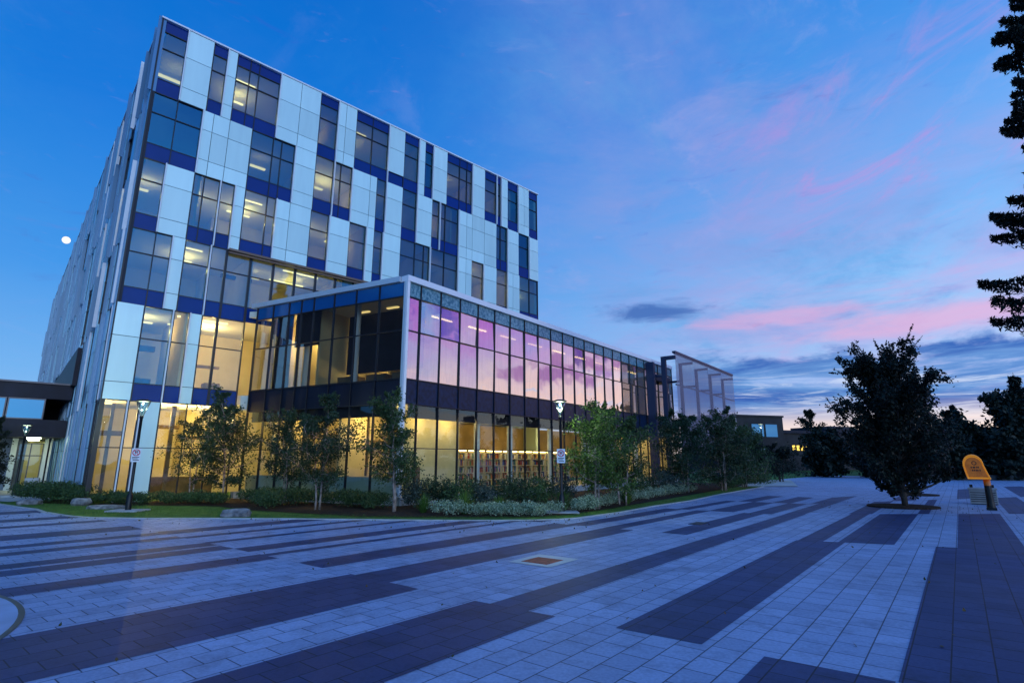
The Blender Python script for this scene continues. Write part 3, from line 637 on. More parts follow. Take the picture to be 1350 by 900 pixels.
# ------------------------------------------------------------------ link building on the left
LK = Frame((-29.78, 36.66), 46.8, 1)
link = thing('link_building', (-29.78, 36.66, 0), 'dark two storey link block with lit glass entrance under its overhang', 'building')
b = MB()
b.box(LK, -26, -.1, -9, 0, 6.0, 6.95); b.box(LK, -26, -.1, -9, -.01, 3.5, 4.62); b.box(LK, -26, -.1, -9, -8.6, 4.63, 5.99)
b.build('dark_fascia', M['dark_wall'], link)
b = MB(); b.box(LK, -26.1, -.05, -9.1, .12, 6.955, 7.06); b.build('roof_edge', M['frame_grey'], link)
for i in range(9):
    u = -1.5-1.9*i
    f = MB(); f.box(LK, u-1.75, u-1.68, -.15, -.02, 4.63, 5.98); f.box(LK, u+.03, u+.1, -.15, -.02, 4.63, 5.98); f.box(LK, u-1.68, u+.03, -.14, -.03, 4.63, 4.7); f.box(LK, u-1.68, u+.03, -.14, -.03, 5.9, 5.98)
    w = f.build('window', M['frame_grey'], link); g = MB(); g.quad(LK.p(u-1.68, -.08, 4.7), LK.p(u+.03, -.08, 4.7), LK.p(u+.03, -.085, 5.9), LK.p(u-1.68, -.085, 5.9)); g.build('pane', M['win_sky'] if i != 5 else M['tower_glass'], w)
b = MB(); b.box(LK, -26, -1.8, -4.2, -4.0, .05, 3.49); b.build('rear_wall', pbr('blue_grey_panel', (.16, .2, .30), .6, var=.2, vscale=1), link)
b = MB(); b.box(LK, -.9, -.5, -3.6, -3.0, .05, 3.49); b.box(LK, -2.6, -2.3, -3.95, -3.3, .05, 3.49); b.build('pier', M['column'], link)
f = MB(); 
for u in (-2.25, -1.6, -.95): f.box(LK, u, u+.07, -3.9, -3.8, .05, 3.2)
f.box(LK, -2.18, -.95, -3.89, -3.81, 2.3, 2.37); f.box(LK, -2.18, -.95, -3.89, -3.81, 3.13, 3.2)
d = f.build('door', M['frame_grey'], link); g = MB(); g.quad(LK.p(-2.2, -3.85, .06), LK.p(-.9, -3.85, .06), LK.p(-.9, -3.85, 3.15), LK.p(-2.2, -3.85, 3.15)); g.build('pane', M['clear_glass'], d)
b = MB(); b.box(LK, -2.3, -.5, -7.5, -7.3, .05, 3.49); b.box(LK, -2.5, -2.35, -7.3, -4.25, .05, 3.49); b.build('foyer_wall', M['yellow_wall'], link)
for (u, o_, s) in ((-1.6, -1.5, 22), (-4.6, -1.5, 16), (-1.5, -5.5, 20), (-8, -1.5, 10)):
    b = MB(); b.box(LK, u-.35, u+.35, o_-.2, o_+.2, 3.42, 3.49); b.build('ceiling_light', lightm(s*1.5, (.85, 1, .62)), link)

# ------------------------------------------------------------------ off-to-the-left and far buildings
def simple_block(name, fr, u0, u1, o0, o1, z1, label, mat, rows, winmat, base=(0, 0), lit=()):
    q = fr.p(u0, o1, 0); t = thing(name, q, label, 'building')
    b = MB(); b.box(fr, u0, u1, o0, o1, 0, z1); b.build('wall', mat, t)
    b = MB(); b.box(fr, u0-.2, u1+.2, o0-.2, o1+.2, z1+.003, z1+.35); b.build('roof', M['brick_dark'], t)
    k = 0
    for (za, zb, w, gap, ua, ub) in rows:
        u = ua
        while u+w < ub:
            f = MB(); f.box(fr, u, u+w, o1+.003, o1+.07, za, zb); wn = f.build('window', M['frame_dark'], t)
            g = MB(); g.box(fr, u+.07, u+w-.07, o1+.071, o1+.085, za+.07, zb-.07); g.build('pane', winmat[k % len(winmat)], wn); k += 1; u += w+gap
    return t
HB = Frame((-44, 32), -170, -1)   # faces the wing from the left, out of frame
simple_block('dark_hall', HB, 4, 34, -18, 0, 23.5, 'dark brick hall left of the view, mirrored in the wing glass', M['brick_dark'], [(3, 5, 1.6, 2.4, 5, 33), (8, 10, 1.6, 2.4, 5, 33)], [M['win_sky']])
FB = Frame((42, 107), 72, 1)
simple_block('far_block', FB, -2, 14, -12, 0, 10.6, 'distant dark flat roofed block behind the perforated screen', M['brick_dark'], [(6.6, 9.2, 3.0, .4, 6, 13.6)], [M['win_sky']])
far = thing('far_hall', (58, 112, 0), 'long low dark hall with a row of small yellow lit windows', 'building')
FH = Frame((52, 112), 66, 1)
b = MB(); b.box(FH, 0, 32, -14, 0, 0, 7.6); b.build('wall', M['brick_dark'], far)
b = MB(); b.box(FH, -.3, 32.3, -14.3, .4, 7.604, 8.2); b.box(FH, 22, 30, -12, -2, 8.203, 9.6); b.build('roof', M['dark_wall'], far)
for u in (7, 8.3, 9.6, 10.9, 12.2, 19.5, 20.8, 22.1):
    f = MB(); f.box(FH, u, u+1.0, .003, .08, 4.0, 5.2); w = f.build('window', M['frame_dark'], far); g = MB(); g.box(FH, u+.08, u+.92, .081, .09, 4.08, 5.12); g.build('pane', M['win_lit'], w)
HR = Frame((78, 62), -18, -1)
simple_block('low_pavilion', HR, 0, 26, -10, 0, 6.5, 'low dark pavilion right of the view, mirrored in the library glass', M['brick_dark'], [(1.5, 3.2, 1.6, 1.8, 1, 25)], [M['win_sky']])
lw = MB(); fr = Frame((40.5, 60.6), 101, 1); lw.box(fr, 0, 20, -.35, 0, -.01, .45); lw.box(fr, -.02, 20.02, -.38, .03, .453, .52)
tag(lw.build('low_wall', pbr('dark_stone', (.07, .07, .085), .8, var=.2)), 'long low wall closing the plaza in front of the dark wood', 'wall')

# ------------------------------------------------------------------ foliage tools
def leaf_mesh(name, centres, size, mat, up=.3, aspect=.55, droop=0):
    """one diamond leaf per centre"""
    c = np.asarray(centres); n = len(c)
    d = rng.normal(size=(n, 3)); d[:, 2] -= droop; d /= np.linalg.norm(d, axis=1)[:, None]
    nn = rng.normal(size=(n, 3)); nn[:, 2] += up*2; s = np.cross(d, nn); s /= np.linalg.norm(s, axis=1)[:, None]+1e-9
    L = (size*rng.uniform(.7, 1.3, n))[:, None]
    v = np.stack([c-d*L*.5, c+s*L*aspect*.5, c+d*L*.5, c-s*L*aspect*.5], 1).reshape(-1, 3)
    me = bpy.data.meshes.new(name); me.vertices.add(4*n); me.vertices.foreach_set('co', v.ravel())
    me.loops.add(4*n); me.loops.foreach_set('vertex_index', np.arange(4*n)); me.polygons.add(n)
    me.polygons.foreach_set('loop_start', np.arange(n)*4); me.polygons.foreach_set('loop_total', np.full(n, 4))
    me.materials.append(mat); me.update(calc_edges=True); return me
def add_mesh(name, me, parent=None):
    o = bpy.data.objects.new(name, me); COL.objects.link(o)
    if parent: o.parent = parent
    return o
def make_tree(name, loc, label, h, cr, leafm, barkm, leaf=.12, nleaf=5000, trunk_h=.25, tr=.06, stems=1, shape='oval', group=None, nlimb=26, cat='tree', lean=0, spread=.42, up=.9, dens=1.65, twig=1.0, shoots=0):
    t = thing(name, loc, label, cat, group); tb = MB(); pts = []; sh = []
    per = max(6, nlimb//stems)
    for s in range(stems):
        a = rng.uniform(0, 6.28); off = Vector((math.cos(a), math.sin(a), 0))*(.16*(stems > 1))
        tip = Vector((off.x*4+rng.normal(0, .05)*h*.3, off.y*4+rng.normal(0, .05)*h*.3, h*.93*(1 if s == 0 else rng.uniform(.8, .95))))
        ax = []; nseg = 9
        for i in range(nseg):
            f = i/(nseg-1); w = .035*h*math.sin(f*3.1)
            ax.append(off*(1-f)*1+Vector((tip.x*f**1.4+rng.normal(0, .012)*h*f, tip.y*f**1.4+rng.normal(0, .012)*h*f, tip.z*f)))
        tb.tube(ax, [tr*(1-.88*i/(nseg-1)) for i in range(nseg)], 7)
        for k in range(per):
            f = trunk_h+(1-trunk_h)*((k+.5)/per)**.9; f = min(f+rng.normal(0, .02), .97)
            i = f*(nseg-1); j = min(int(i), nseg-2); p = ax[j].lerp(ax[j+1], i-j)
            ang = k*2.4+rng.uniform(-.5, .5)+s*1.3
            g = (f-trunk_h)/(1-trunk_h)
            if shape == 'oval': prof = math.sin(math.pi*min(1, .22+.75*g))**.8
            elif shape == 'cone': prof = 1-g*.9
            elif shape == 'vase': prof = .45+.75*math.sin(math.pi*min(1, .15+.7*g))-.5*max(0, g-.8)
            else: prof = 1-g*.55
            L = cr*prof*rng.uniform(.6, 1.15); rise = up*rng.uniform(.4, 1.2)*(.3+.7*g)
            q = [p]; d = Vector((math.cos(ang), math.sin(ang), rise)).normalized(); n2 = 5
            for m_ in range(1, n2+1):
                d = (d+Vector(rng.normal(0, .14, 3))+Vector((0, 0, .05*up))).normalized(); q.append(q[-1]+d*L/n2)
            r0_ = tr*(1-.85*f)*.55+.006
            for y in range(shoots):
                ds = (d+Vector(rng.normal(0, .35, 3))+Vector((0, 0, .25))).normalized(); p0 = q[rng.integers(3, 6)]; Ls = rng.uniform(.5, 1.25)*(.6+.5*g); sd_ = ds.cross(Vector((0, 0, 1))).normalized()
                q2 = [p0, p0+ds*Ls*.5, p0+ds*Ls+Vector((0, 0, -.08*Ls))]; tb.tube(q2, [.012, .008, .003], 4, cap=False)
                for x in range(int(Ls*20)):
                    fx = x/(Ls*20); pp_ = q2[0].lerp(q2[1], fx*2) if fx < .5 else q2[1].lerp(q2[2], fx*2-1); sh.append(tuple(pp_+sd_*(.07 if x % 2 else -.07)*(1.15-fx)+Vector((0, 0, rng.normal(0, .015)))))
            tb.tube(q, [r0_*(1-.8*x/n2) for x in range(n2+1)], 5, cap=False)
            for x in range(1, n2+1):
                for tw in range(2):
                    w = (d*.5+Vector(rng.normal(0, .6, 3))).normalized()*L*rng.uniform(.2, .42)*twig; e = q[x]+w
                    tb.tube([q[x], q[x]+w*.5+Vector((0, 0, .02)), e], [r0_*.35+.002, r0_*.25+.002, .002], 4, cap=False)
                    kk = 6
                    for y in range(kk): pts.append((q[x].lerp(e, rng.uniform(.15, 1.05)), L))
    tb.build('trunk', barkm, None, smooth=True).parent = t; SH = np.array(sh) if sh else None
    P = np.array([tuple(p[0]) for p in pts]); S = np.array([p[1] for p in pts])
    nleaf = int(nleaf*dens); idx = rng.integers(0, len(P), nleaf); c = P[idx]+rng.normal(size=(nleaf, 3))*(spread*.25*S[idx])[:, None]
    if SH is not None: c = np.concatenate([c, SH])
    c = c[c[:, 2] > h*.05]
    add_mesh('crown', leaf_mesh('crown', c, leaf, leafm, droop=.35), t)
    return t
def make_conifer(name, loc, label, h, cr, leafm, group=None, bottom=.05, tiers=26, per=9, trunk_r=.2, size=.16, density=1.0, wide=.34, droop=0.0, hang=0.0):
    t = thing(name, loc, label, 'tree', group); tb = MB(); tb.tube([(0, 0, 0), (0, 0, h*.5), (0, 0, h)], [trunk_r, trunk_r*.55, .02], 8); c = []; dirs = []
    for i in range(tiers):
        f = bottom+(1-bottom)*(i+rng.uniform(-.45, .45))/tiers; f = min(max(f, bottom), .985); L0 = cr*(1-f)**.85+.12
        for k in range(per):
            a = k*6.283/per+i*.7+rng.uniform(-.25, .25); L = L0*rng.uniform(.42, 1.18)
            p0 = Vector((0, 0, h*(f+rng.uniform(-.012, .012)))); q = []
            for m_ in range(7):
                x = m_/6; q.append(p0+Vector((math.cos(a)*L*x, math.sin(a)*L*x, -.42*L*x+.24*L*x*x*x)))
            tb.tube(q, [.03*(1-x/7)+.006 for x in range(7)], 4, cap=False)
            sd = Vector((-math.sin(a), math.cos(a), 0)); n = int(L*34*density)+4
            for y in range(n):
                x = rng.uniform(.08, 1.02); i6 = min(x*6, 5.99); j = int(i6); b_ = q[j].lerp(q[j+1], i6-j)
                w = wide*L*(1.05-x)*.8+.06
                off = rng.uniform(-1, 1)*w
                c.append(tuple(b_+sd*off+Vector((math.cos(a), math.sin(a), 0))*abs(off)*.4+Vector((0, 0, rng.normal(0, .04+.016*h*droop)-.12*abs(off)-hang*(rng.uniform(0, 1)**1.4)*(.12+L*(1.08-x)*.5)*rng.uniform(.4, 1)))))
    tb.build('trunk', M['bark'], None, smooth=True).parent = t
    add_mesh('crown', leaf_mesh('crown', c, size, leafm, up=1.2, aspect=.32), t)
    return t
def shrub_mesh(name, r, h, n, leaf, mat, flat=1.0, stems=14):
    c = []
    lob = [(rng.uniform(-.5, .5)*r, rng.uniform(-.5, .5)*r, rng.uniform(.35, .7)*h, rng.uniform(.4, .65)*r) for _ in range(9)]
    for _ in range(n):
        l = lob[rng.integers(0, 9)]; d = rng.normal(size=3); d /= np.linalg.norm(d); rr = l[3]*rng.uniform(.55, 1.1)
        z = l[2]+d[2]*rr*h/(2*r)*1.3
        c.append((l[0]+d[0]*rr, l[1]+d[1]*rr, max(.03, z)))
    return leaf_mesh(name, c, leaf, mat, up=.5)
def blade_mesh(name, r, h, n, mat):
    b = MB()
    for _ in range(n):
        a = random.uniform(0, 6.28); q = random.uniform(0, r*.2); x, y = q*math.cos(a), q*math.sin(a); l = random.uniform(.1, 1.3)*r; hh = h*random.uniform(.35, 1.05)*(1.1-.4*l/r); w = .012; s = Vector((-math.sin(a), math.cos(a), 0))*w
        p0 = Vector((x, y, 0)); p1 = p0+Vector((math.cos(a)*l*.35, math.sin(a)*l*.35, hh*.65)); p2 = p0+Vector((math.cos(a)*l, math.sin(a)*l, hh))
        b.quad(p0-s, p0+s, p1+s, p1-s); b.poly([p1-s, p1+s, p2])
    o = b.build(name, mat); me = o.data; bpy.data.objects.remove(o); return me

# ------------------------------------------------------------------ trees
B = M['birch_bark']
make_tree('birch_tree', (-13.9, 27.3, .05), 'dark birch clump between the pale corner panel and the wing', 5.5, 1.75, M['leaf_mid'], B, .11, 7500, .16, .05, 3, 'oval', nlimb=36)
make_tree('birch_tree', (-15.9, 27.7, .05), 'thin birch with sparse side branches in front of the lit tower foyer', 4.7, 1.2, M['leaf_mid'], B, .10, 2600, .18, .04, 2, 'oval', nlimb=22)
make_tree('birch_tree', (-7.9, 23.04, .05), 'pale stemmed birch standing in mulch before the left wing face', 4.75, 1.35, M['leaf_mid'], B, .10, 6500, .2, .045, 2, 'oval', nlimb=30)
make_tree('birch_tree', (-10.6, 26.3, .05), 'slim birch set back behind the shrubs near the left wing face', 4.6, 1.35, M['leaf_mid'], B, .10, 5200, .2, .04, 2, 'oval', nlimb=26)
make_tree('birch_tree', (-4.48, 22.06, .05), 'leafy birch with white trunk right in front of the white corner column', 4.95, 1.35, M['leaf_birch'], B, .105, 5600, .2, .05, 2, 'oval', nlimb=30)
make_tree('birch_tree', (3.5, 23.5, .05), 'bright leaved birch right of the lamp post with the sign', 4.6, 1.6, M['leaf_bright'], B, .105, 7500, .16, .05, 2, 'oval', nlimb=32)
make_tree('birch_tree', (5.0, 25.4, .05), 'second birch behind the bright one, above the white hedge', 4.5, 1.5, M['leaf_birch'], B, .11, 6500, .18, .05, 2, 'oval', nlimb=30)
make_tree('birch_tree', (11.0, 35.2, .05), 'left tree of the dense clump before the mesh screen', 5.3, 2.1, M['leaf_mid'], B, .14, 7500, .1, .06, 3, 'oval', nlimb=34)
make_tree('birch_tree', (14.2, 37.4, .05), 'tallest tree of the dense clump before the mesh screen', 5.6, 2.1, M['leaf_mid'], B, .14, 8000, .08, .06, 3, 'oval', nlimb=34)
make_tree('birch_tree', (17.3, 41.6, .05), 'right tree of the dense clump at the lawn corner', 4.9, 2.2, M['leaf_birch'], B, .15, 7000, .06, .06, 3, 'oval', nlimb=34)
make_tree('small_tree', (25.9, 53.6, .0), 'small dark round tree beyond the lawn corner', 3.6, 2.0, M['leaf_dark'], M['bark'], .16, 4500, .2, .07, 3, 'oval')
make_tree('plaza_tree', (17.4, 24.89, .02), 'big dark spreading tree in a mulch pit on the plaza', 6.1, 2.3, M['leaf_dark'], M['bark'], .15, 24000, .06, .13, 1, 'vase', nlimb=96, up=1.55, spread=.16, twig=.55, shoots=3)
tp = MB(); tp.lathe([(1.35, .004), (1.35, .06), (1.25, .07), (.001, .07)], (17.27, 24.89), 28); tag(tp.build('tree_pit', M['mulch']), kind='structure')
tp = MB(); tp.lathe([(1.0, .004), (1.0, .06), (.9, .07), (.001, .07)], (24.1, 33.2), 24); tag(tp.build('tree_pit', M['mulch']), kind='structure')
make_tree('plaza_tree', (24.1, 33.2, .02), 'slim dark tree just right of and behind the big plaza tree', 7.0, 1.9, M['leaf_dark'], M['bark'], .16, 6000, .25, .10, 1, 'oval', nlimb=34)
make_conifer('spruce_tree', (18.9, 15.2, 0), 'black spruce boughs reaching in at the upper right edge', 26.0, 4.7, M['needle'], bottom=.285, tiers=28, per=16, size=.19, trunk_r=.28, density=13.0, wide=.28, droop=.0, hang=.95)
for (x, y, h, c, l) in ((52, 64, 8.4, 3.2, 'pointed dark spruce left in the wood beyond the yellow hood'), (60, 64, 12.3, 4.2, 'tallest dark spruce in the wood at the right edge'), (68, 70, 12.5, 4.4, 'dark spruce at the far right edge of the wood')):
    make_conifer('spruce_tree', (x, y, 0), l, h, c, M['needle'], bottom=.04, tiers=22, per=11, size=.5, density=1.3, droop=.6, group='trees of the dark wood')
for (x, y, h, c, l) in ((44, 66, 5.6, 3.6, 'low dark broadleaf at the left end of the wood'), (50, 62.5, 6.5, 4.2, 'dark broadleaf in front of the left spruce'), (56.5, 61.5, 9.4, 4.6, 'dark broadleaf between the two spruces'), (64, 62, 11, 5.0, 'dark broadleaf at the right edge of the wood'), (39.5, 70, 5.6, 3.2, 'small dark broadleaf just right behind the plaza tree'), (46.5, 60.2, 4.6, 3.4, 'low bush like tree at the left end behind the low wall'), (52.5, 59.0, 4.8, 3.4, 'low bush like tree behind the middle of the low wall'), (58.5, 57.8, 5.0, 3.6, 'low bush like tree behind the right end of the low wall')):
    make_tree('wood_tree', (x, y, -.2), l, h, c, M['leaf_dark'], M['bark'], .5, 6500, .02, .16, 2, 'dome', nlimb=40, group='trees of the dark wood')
for (x, y, h, c, l) in ((76, 56, 8, 4.2, 'dark tree out of view right, mirrored low in the wing glass'), (84, 50, 9, 4.5, 'second dark tree out of view right of the wood'), (80, 38, 8.5, 4.4, 'dark tree right of the plaza, mirrored under the pink sky'), (78, 26, 9.5, 4.6, 'dark tree far right beyond the spruce boughs'), (74, 14, 8, 4.4, 'dark tree beside the plaza at far right')):
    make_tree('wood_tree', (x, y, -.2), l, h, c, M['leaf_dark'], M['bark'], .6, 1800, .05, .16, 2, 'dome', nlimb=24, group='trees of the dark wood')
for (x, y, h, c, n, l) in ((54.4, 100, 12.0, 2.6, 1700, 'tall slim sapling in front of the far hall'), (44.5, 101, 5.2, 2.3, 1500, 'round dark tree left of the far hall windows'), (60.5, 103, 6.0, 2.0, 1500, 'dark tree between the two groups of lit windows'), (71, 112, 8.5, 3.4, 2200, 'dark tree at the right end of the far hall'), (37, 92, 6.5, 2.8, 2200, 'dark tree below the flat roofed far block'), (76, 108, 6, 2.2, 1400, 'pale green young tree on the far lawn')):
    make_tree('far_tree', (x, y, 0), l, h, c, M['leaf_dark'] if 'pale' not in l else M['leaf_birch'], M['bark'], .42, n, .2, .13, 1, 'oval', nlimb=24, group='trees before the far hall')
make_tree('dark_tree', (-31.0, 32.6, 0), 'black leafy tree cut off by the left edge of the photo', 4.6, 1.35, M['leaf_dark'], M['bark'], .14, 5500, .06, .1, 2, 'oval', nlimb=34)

# ------------------------------------------------------------------ shrubs
def place_shrubs(name, meshes, pts, labels, group, s0=1, cat='shrub', zz=.05):
    for i, (x, y) in enumerate(pts):
        o = add_mesh(name, meshes[i % len(meshes)]); o.location = (x, y, zz); o.rotation_euler = (0, 0, random.uniform(0, 6.28)); s = s0*random.uniform(.88, 1.12); o.scale = (s, s, s*random.uniform(.9, 1.1))
        tag(o, labels[i % len(labels)] if isinstance(labels, list) else labels, cat, group)
hs = [shrub_mesh('evergreen_shrub', .85, .85, 1700, .085, M['leaf_shrub']) for _ in range(2)]
place_shrubs('evergreen_shrub', hs, [(-23.43, 27.3), (-23.81, 28.1), (-22.1, 26.8), (-22.55, 27.6), (-21.5, 27.1), (-20.8, 26.7), (-20.1, 26.1)], 'rounded green shrub in the hedge at the foot of the tower corner', 'hedge shrubs at the tower corner')
ls = [shrub_mesh('evergreen_shrub', .7, .55, 1300, .075, M['leaf_shrub']) for _ in range(2)]
place_shrubs('evergreen_shrub', ls, [(-19.15, 26.0), (-18.7, 26.3), (-17.86, 25.72), (-17.7, 26.5), (-16.75, 25.72), (-16.6, 26.7), (-15.71, 25.72), (-15.41, 26.4), (-14.6, 25.72), (-14.4, 26.8), (-13.56, 25.72)], 'low dark green shrub in the row under the tower front', 'low shrubs under the tower front')
ms_ = [shrub_mesh('evergreen_shrub', .8, .75, 1500, .085, M['leaf_shrub']) for _ in range(3)]
place_shrubs('evergreen_shrub', ms_, [(-12.2, 26.4), (-10.83, 24.89), (-11.4, 26.9), (-9.76, 24.89), (-9.63, 26.0), (-8.29, 25.5), (-7.24, 24.12), (-6.99, 24.8), (-6.04, 23.75), (-10.39, 23.6), (-5.6, 23.39)], 'mid height dark shrub among the birches before the left wing face', 'shrubs before the left wing face')
ts = [shrub_mesh('tall_shrub', .8, 1.35, 1300, .10, m) for m in (M['leaf_shrub_blue'], M['leaf_shrub'], M['leaf_mid'])]
place_shrubs('tall_shrub', ts, [(-4.22, 23.9), (-3.92, 25.0), (-3.2, 23.75), (-2.78, 24.89), (-2.11, 23.39), (-1.68, 24.89), (-1.05, 23.75), (-.58, 25.3), (0, 23.75), (.57, 24.89), (1.05, 23.75), (1.58, 24.89), (2.3, 26.2), (6.5, 29.5), (8.0, 31.8), (9.4, 33.2)], 'tall loose shrub in the bank below the library glazing', 'tall shrubs below the library glazing')
bs = [blade_mesh('ornamental_grass', .55, .85, 170, M['blade']) for _ in range(2)]
place_shrubs('ornamental_grass', bs, [(-1.79, 21.16), (-3.41, 21.7), (2.0, 22.2), (5.3, 25.9), (-.5, 22.2)], 'upright clump of green ornamental grass in the flower bank', 'ornamental grass clumps', cat='plant')
wsx = [shrub_mesh('white_shrub', .55, .55, 1000, .06, M['leaf_white']) for _ in range(3)]
place_shrubs('white_shrub', wsx, [(-2.52, 20.88), (-2.0, 20.7), (-1.3, 20.7), (-.9, 20.98), (-.6, 20.5), (-.2, 20.75), (.2, 20.5), (.6, 20.8), (1.0, 20.6), (1.5, 20.98)], 'white leaved bush in the bank left of the signed lamp post', 'white bushes left of the lamp post')
place_shrubs('white_shrub', wsx, [(2.5, 22.1), (3.0, 22.7), (3.6, 23.7), (4.2, 24.9), (4.85, 26.2), (5.5, 27.2), (6.2, 28.2), (6.9, 29.3), (7.6, 30.3), (8.3, 31.4), (9.0, 32.5), (9.8, 33.7), (10.6, 35), (11.5, 36.3)], 'white leaved bush in the long hedge running towards the screen', 'white bushes of the long hedge', s0=1.1)
place_shrubs('evergreen_shrub', hs, [(20.0, 46.2), (21.6, 48.6), (23.4, 52.0), (15.2, 39.4), (16.6, 41.0), (18.6, 44.2)], 'green shrub at the far corner of the lawn', 'shrubs at the far lawn corner')

# ------------------------------------------------------------------ lamp posts
def lamp_post(loc, h, label, lit=1.0, power=0):
    t = thing('street_lamp', loc, label, 'street lamp', 'street lamps around the plaza')
    b = MB(); b.lathe([(.11, 0), (.11, .55), (.085, .6), (.06, .66), (.055, h-.75), (.075, h-.72), (.075, h-.62), (.001, h-.62)], seg=16); ob = b.build('post', M['black_metal'], None, smooth=True); ob.parent = t
    b = MB()
    for i in range(4):
        a = i*math.pi/2+.6; b.tube([(.05*math.cos(a), .05*math.sin(a), h-.64), (.13*math.cos(a), .13*math.sin(a), h-.38), (.245*math.cos(a), .245*math.sin(a), h-.06)], .014, 6)
    b.lathe([(.001, h+.05), (.15, h+.035), (.27, h-.01), (.275, h-.05), (.25, h-.05), (.001, h-.045)], seg=24); ob = b.build('lamp_cage', M['black_metal'], None, smooth=True); ob.parent = t
    b = MB(); b.lathe([(.045, h-.60), (.12, h-.36), (.225, h-.075), (.001, h-.07)], seg=24); ob = b.build('lamp_glass', LAMPG, None, smooth=True); ob.parent = t
    b = MB(); b.lathe([(.17, h-.056), (.17, h-.068), (.001, h-.068)], seg=20); ob = b.build('bulb', M['lamp_glow'], None); ob.parent = t
    if power:
        l = bpy.data.lights.new('lamp_light', 'POINT'); l.energy = power; l.color = (.86, 1, .74); l.shadow_soft_size = .02
        lo = bpy.data.objects.new('lamp_light', l); COL.objects.link(lo); lo.location = (0, 0, h-.3); lo.parent = t
    return t
LAMPG = glass('lamp_glass', (.75, .85, .8), .18, wav=0)
def pad(x, y, w=.62):
    b = MB(); b.box(WORLD, x-w, x+w, y-.45, y+.45, .03, .10); return b
lamp_post((-15.25, 22.38, .09), 4.35, 'black street lamp with no parking sign before the pale blue corner panel', power=260)
lamp_post((1.93, 21.75, .09), 4.27, 'black street lamp with sign between the bookshelves and the bright birch', power=260)
lamp_post((-28.0, 31.5, .09), 3.95, 'small lit street lamp at the left edge before the dark link block', power=60)
lamp_post((26.3, 57.7, .04), 5.75, 'far lit street lamp at the lawn corner before the flat roofed block', power=70)
for (x, y, l) in ((-15.25, 22.38, 'pale concrete pad under the lamp by the tower'), (1.93, 21.75, 'pale concrete pad under the lamp by the birches'), (-27.9, 31.3, 'pale concrete pad under the small lamp at left')):
    tag(pad(x, y).build('lamp_pad', M['concrete'], bevel=.02), l, 'pad', 'concrete lamp pads')
pt = thing('bollard_post', (-30.3, 36.0, .04), 'thin black post standing before the lit entrance', 'post')
b = MB(); b.lathe([(.05, 0), (.045, 3.2), (.07, 3.22), (.07, 3.36), (.001, 3.42)], seg=12); ob = b.build('post', M['black_metal'], None, smooth=True); ob.parent = pt
b = MB(); b.lathe([(.13, 0), (.13, .05), (.05, .06)], seg=14); ob = b.build('base', M['black_metal'], None); ob.parent = pt
def noparking(x, y, z, label, full=True):
    az = math.atan2(x, y); q = thing('parking_sign', (x, y, z), label, 'sign', 'signs strapped to the lamp posts')
    fr = Frame((x-math.sin(az)*.085, y-math.cos(az)*.085), math.degrees(az)+90, 1)
    w, h = .16, .27
    b = MB(); b.box(fr, -w, w, 0, .012, z-h, z+h); b.build('plate', M['sign_white'], q, bevel=.004)
    if full:
        b = MB(); n = 28
        for i in range(n):
            a0, a1 = 2*math.pi*i/n, 2*math.pi*(i+1)/n
            b.quad(*[fr.p(r*math.sin(a), .014, z+.1+r*math.cos(a)) for r, a in ((.10, a0), (.135, a0), (.135, a1), (.10, a1))])
        b.quad(fr.p(-.085, .0145, z+.165), fr.p(-.065, .0145, z+.185), fr.p(.085, .0145, z+.035), fr.p(.065, .0145, z+.015)); b.build('red_ring', M['sign_red'], q)
        b = MB(); b.box(fr, -.05, -.02, .012, .0132, z+.03, z+.17); b.box(fr, -.02, .035, .012, .0132, z+.145, z+.17); b.box(fr, .035, .06, .012, .0132, z+.10, z+.17); b.box(fr, -.02, .035, .012, .0132, z+.10, z+.122)
        b.box(fr, -.12, .12, .012, .0132, z-.10, z-.07); b.box(fr, -.12, .07, .012, .0132, z-.15, z-.125); b.box(fr, -.09, .12, .012, .0132, z-.21, z-.18); b.build('print', M['sign_black'], q)
noparking(-15.25, 22.38, 2.22, 'small no parking sign on the lamp post beside the tower')
noparking(1.93, 21.75, 2.18, 'small no parking sign on the lamp post beside the birches')
noparking(26.3, 57.7, 3.0, 'plain white plate on the far lamp post', full=False)

# ------------------------------------------------------------------ yellow phone hood, planter
ph_ = thing('emergency_phone', (19.92, 23.39, 0), 'yellow rounded phone hood on a black post at the plaza edge', 'phone post')
b = MB(); fr = Frame((19.92, 23.39), 130, 1)   # u to the right as seen from the plaza
b.box(fr, -.17, .17, -.17, .17, 0, .1); b.lathe([(.15, .1), (.13, .35), (.115, 1.02), (.001, 1.03)], (19.92, 23.39), 20); b.build('post', M['black_metal'], ph_, smooth=False, bevel=.01)
b = MB(); b.lathe([(.119, .98), (.119, 1.22), (.001, 1.225)], (19.92, 23.39), 20); b.build('collar', M['orange'], ph_, smooth=True)
prof = []   # outline of the hood in u,z
for i in range(13):
    a = math.pi*(i/12); prof.append((-.35-.34*math.cos(a), 1.84+.42*math.sin(a)))
prof = [(-.60, 1.24), (-.65, 1.5), (-.69, 1.8)]+prof[1:-1]+[(.0, 1.80), (.08, 1.5), (.16, 1.24)]
b = MB(); rings = []
for (o_, sc) in ((.30, .90), (.33, .97), (.24, 1.0), (-.24, 1.0), (-.33, .97), (-.30, .90)):
    cx, cz = -.28, 1.66; rings.append([fr.p(cx+(u-cx)*sc, o_, cz+(z-cz)*sc) for u, z in prof])
for i in range(len(rings)-1):
    for j in range(len(prof)):
        jj = (j+1) % len(prof); b.quad(rings[i][j], rings[i][jj], rings[i+1][jj], rings[i+1][j])
b.poly(rings[0]); b.poly(list(reversed(rings[-1])))
bm_o = b.build('hood', M['yellow'], ph_)
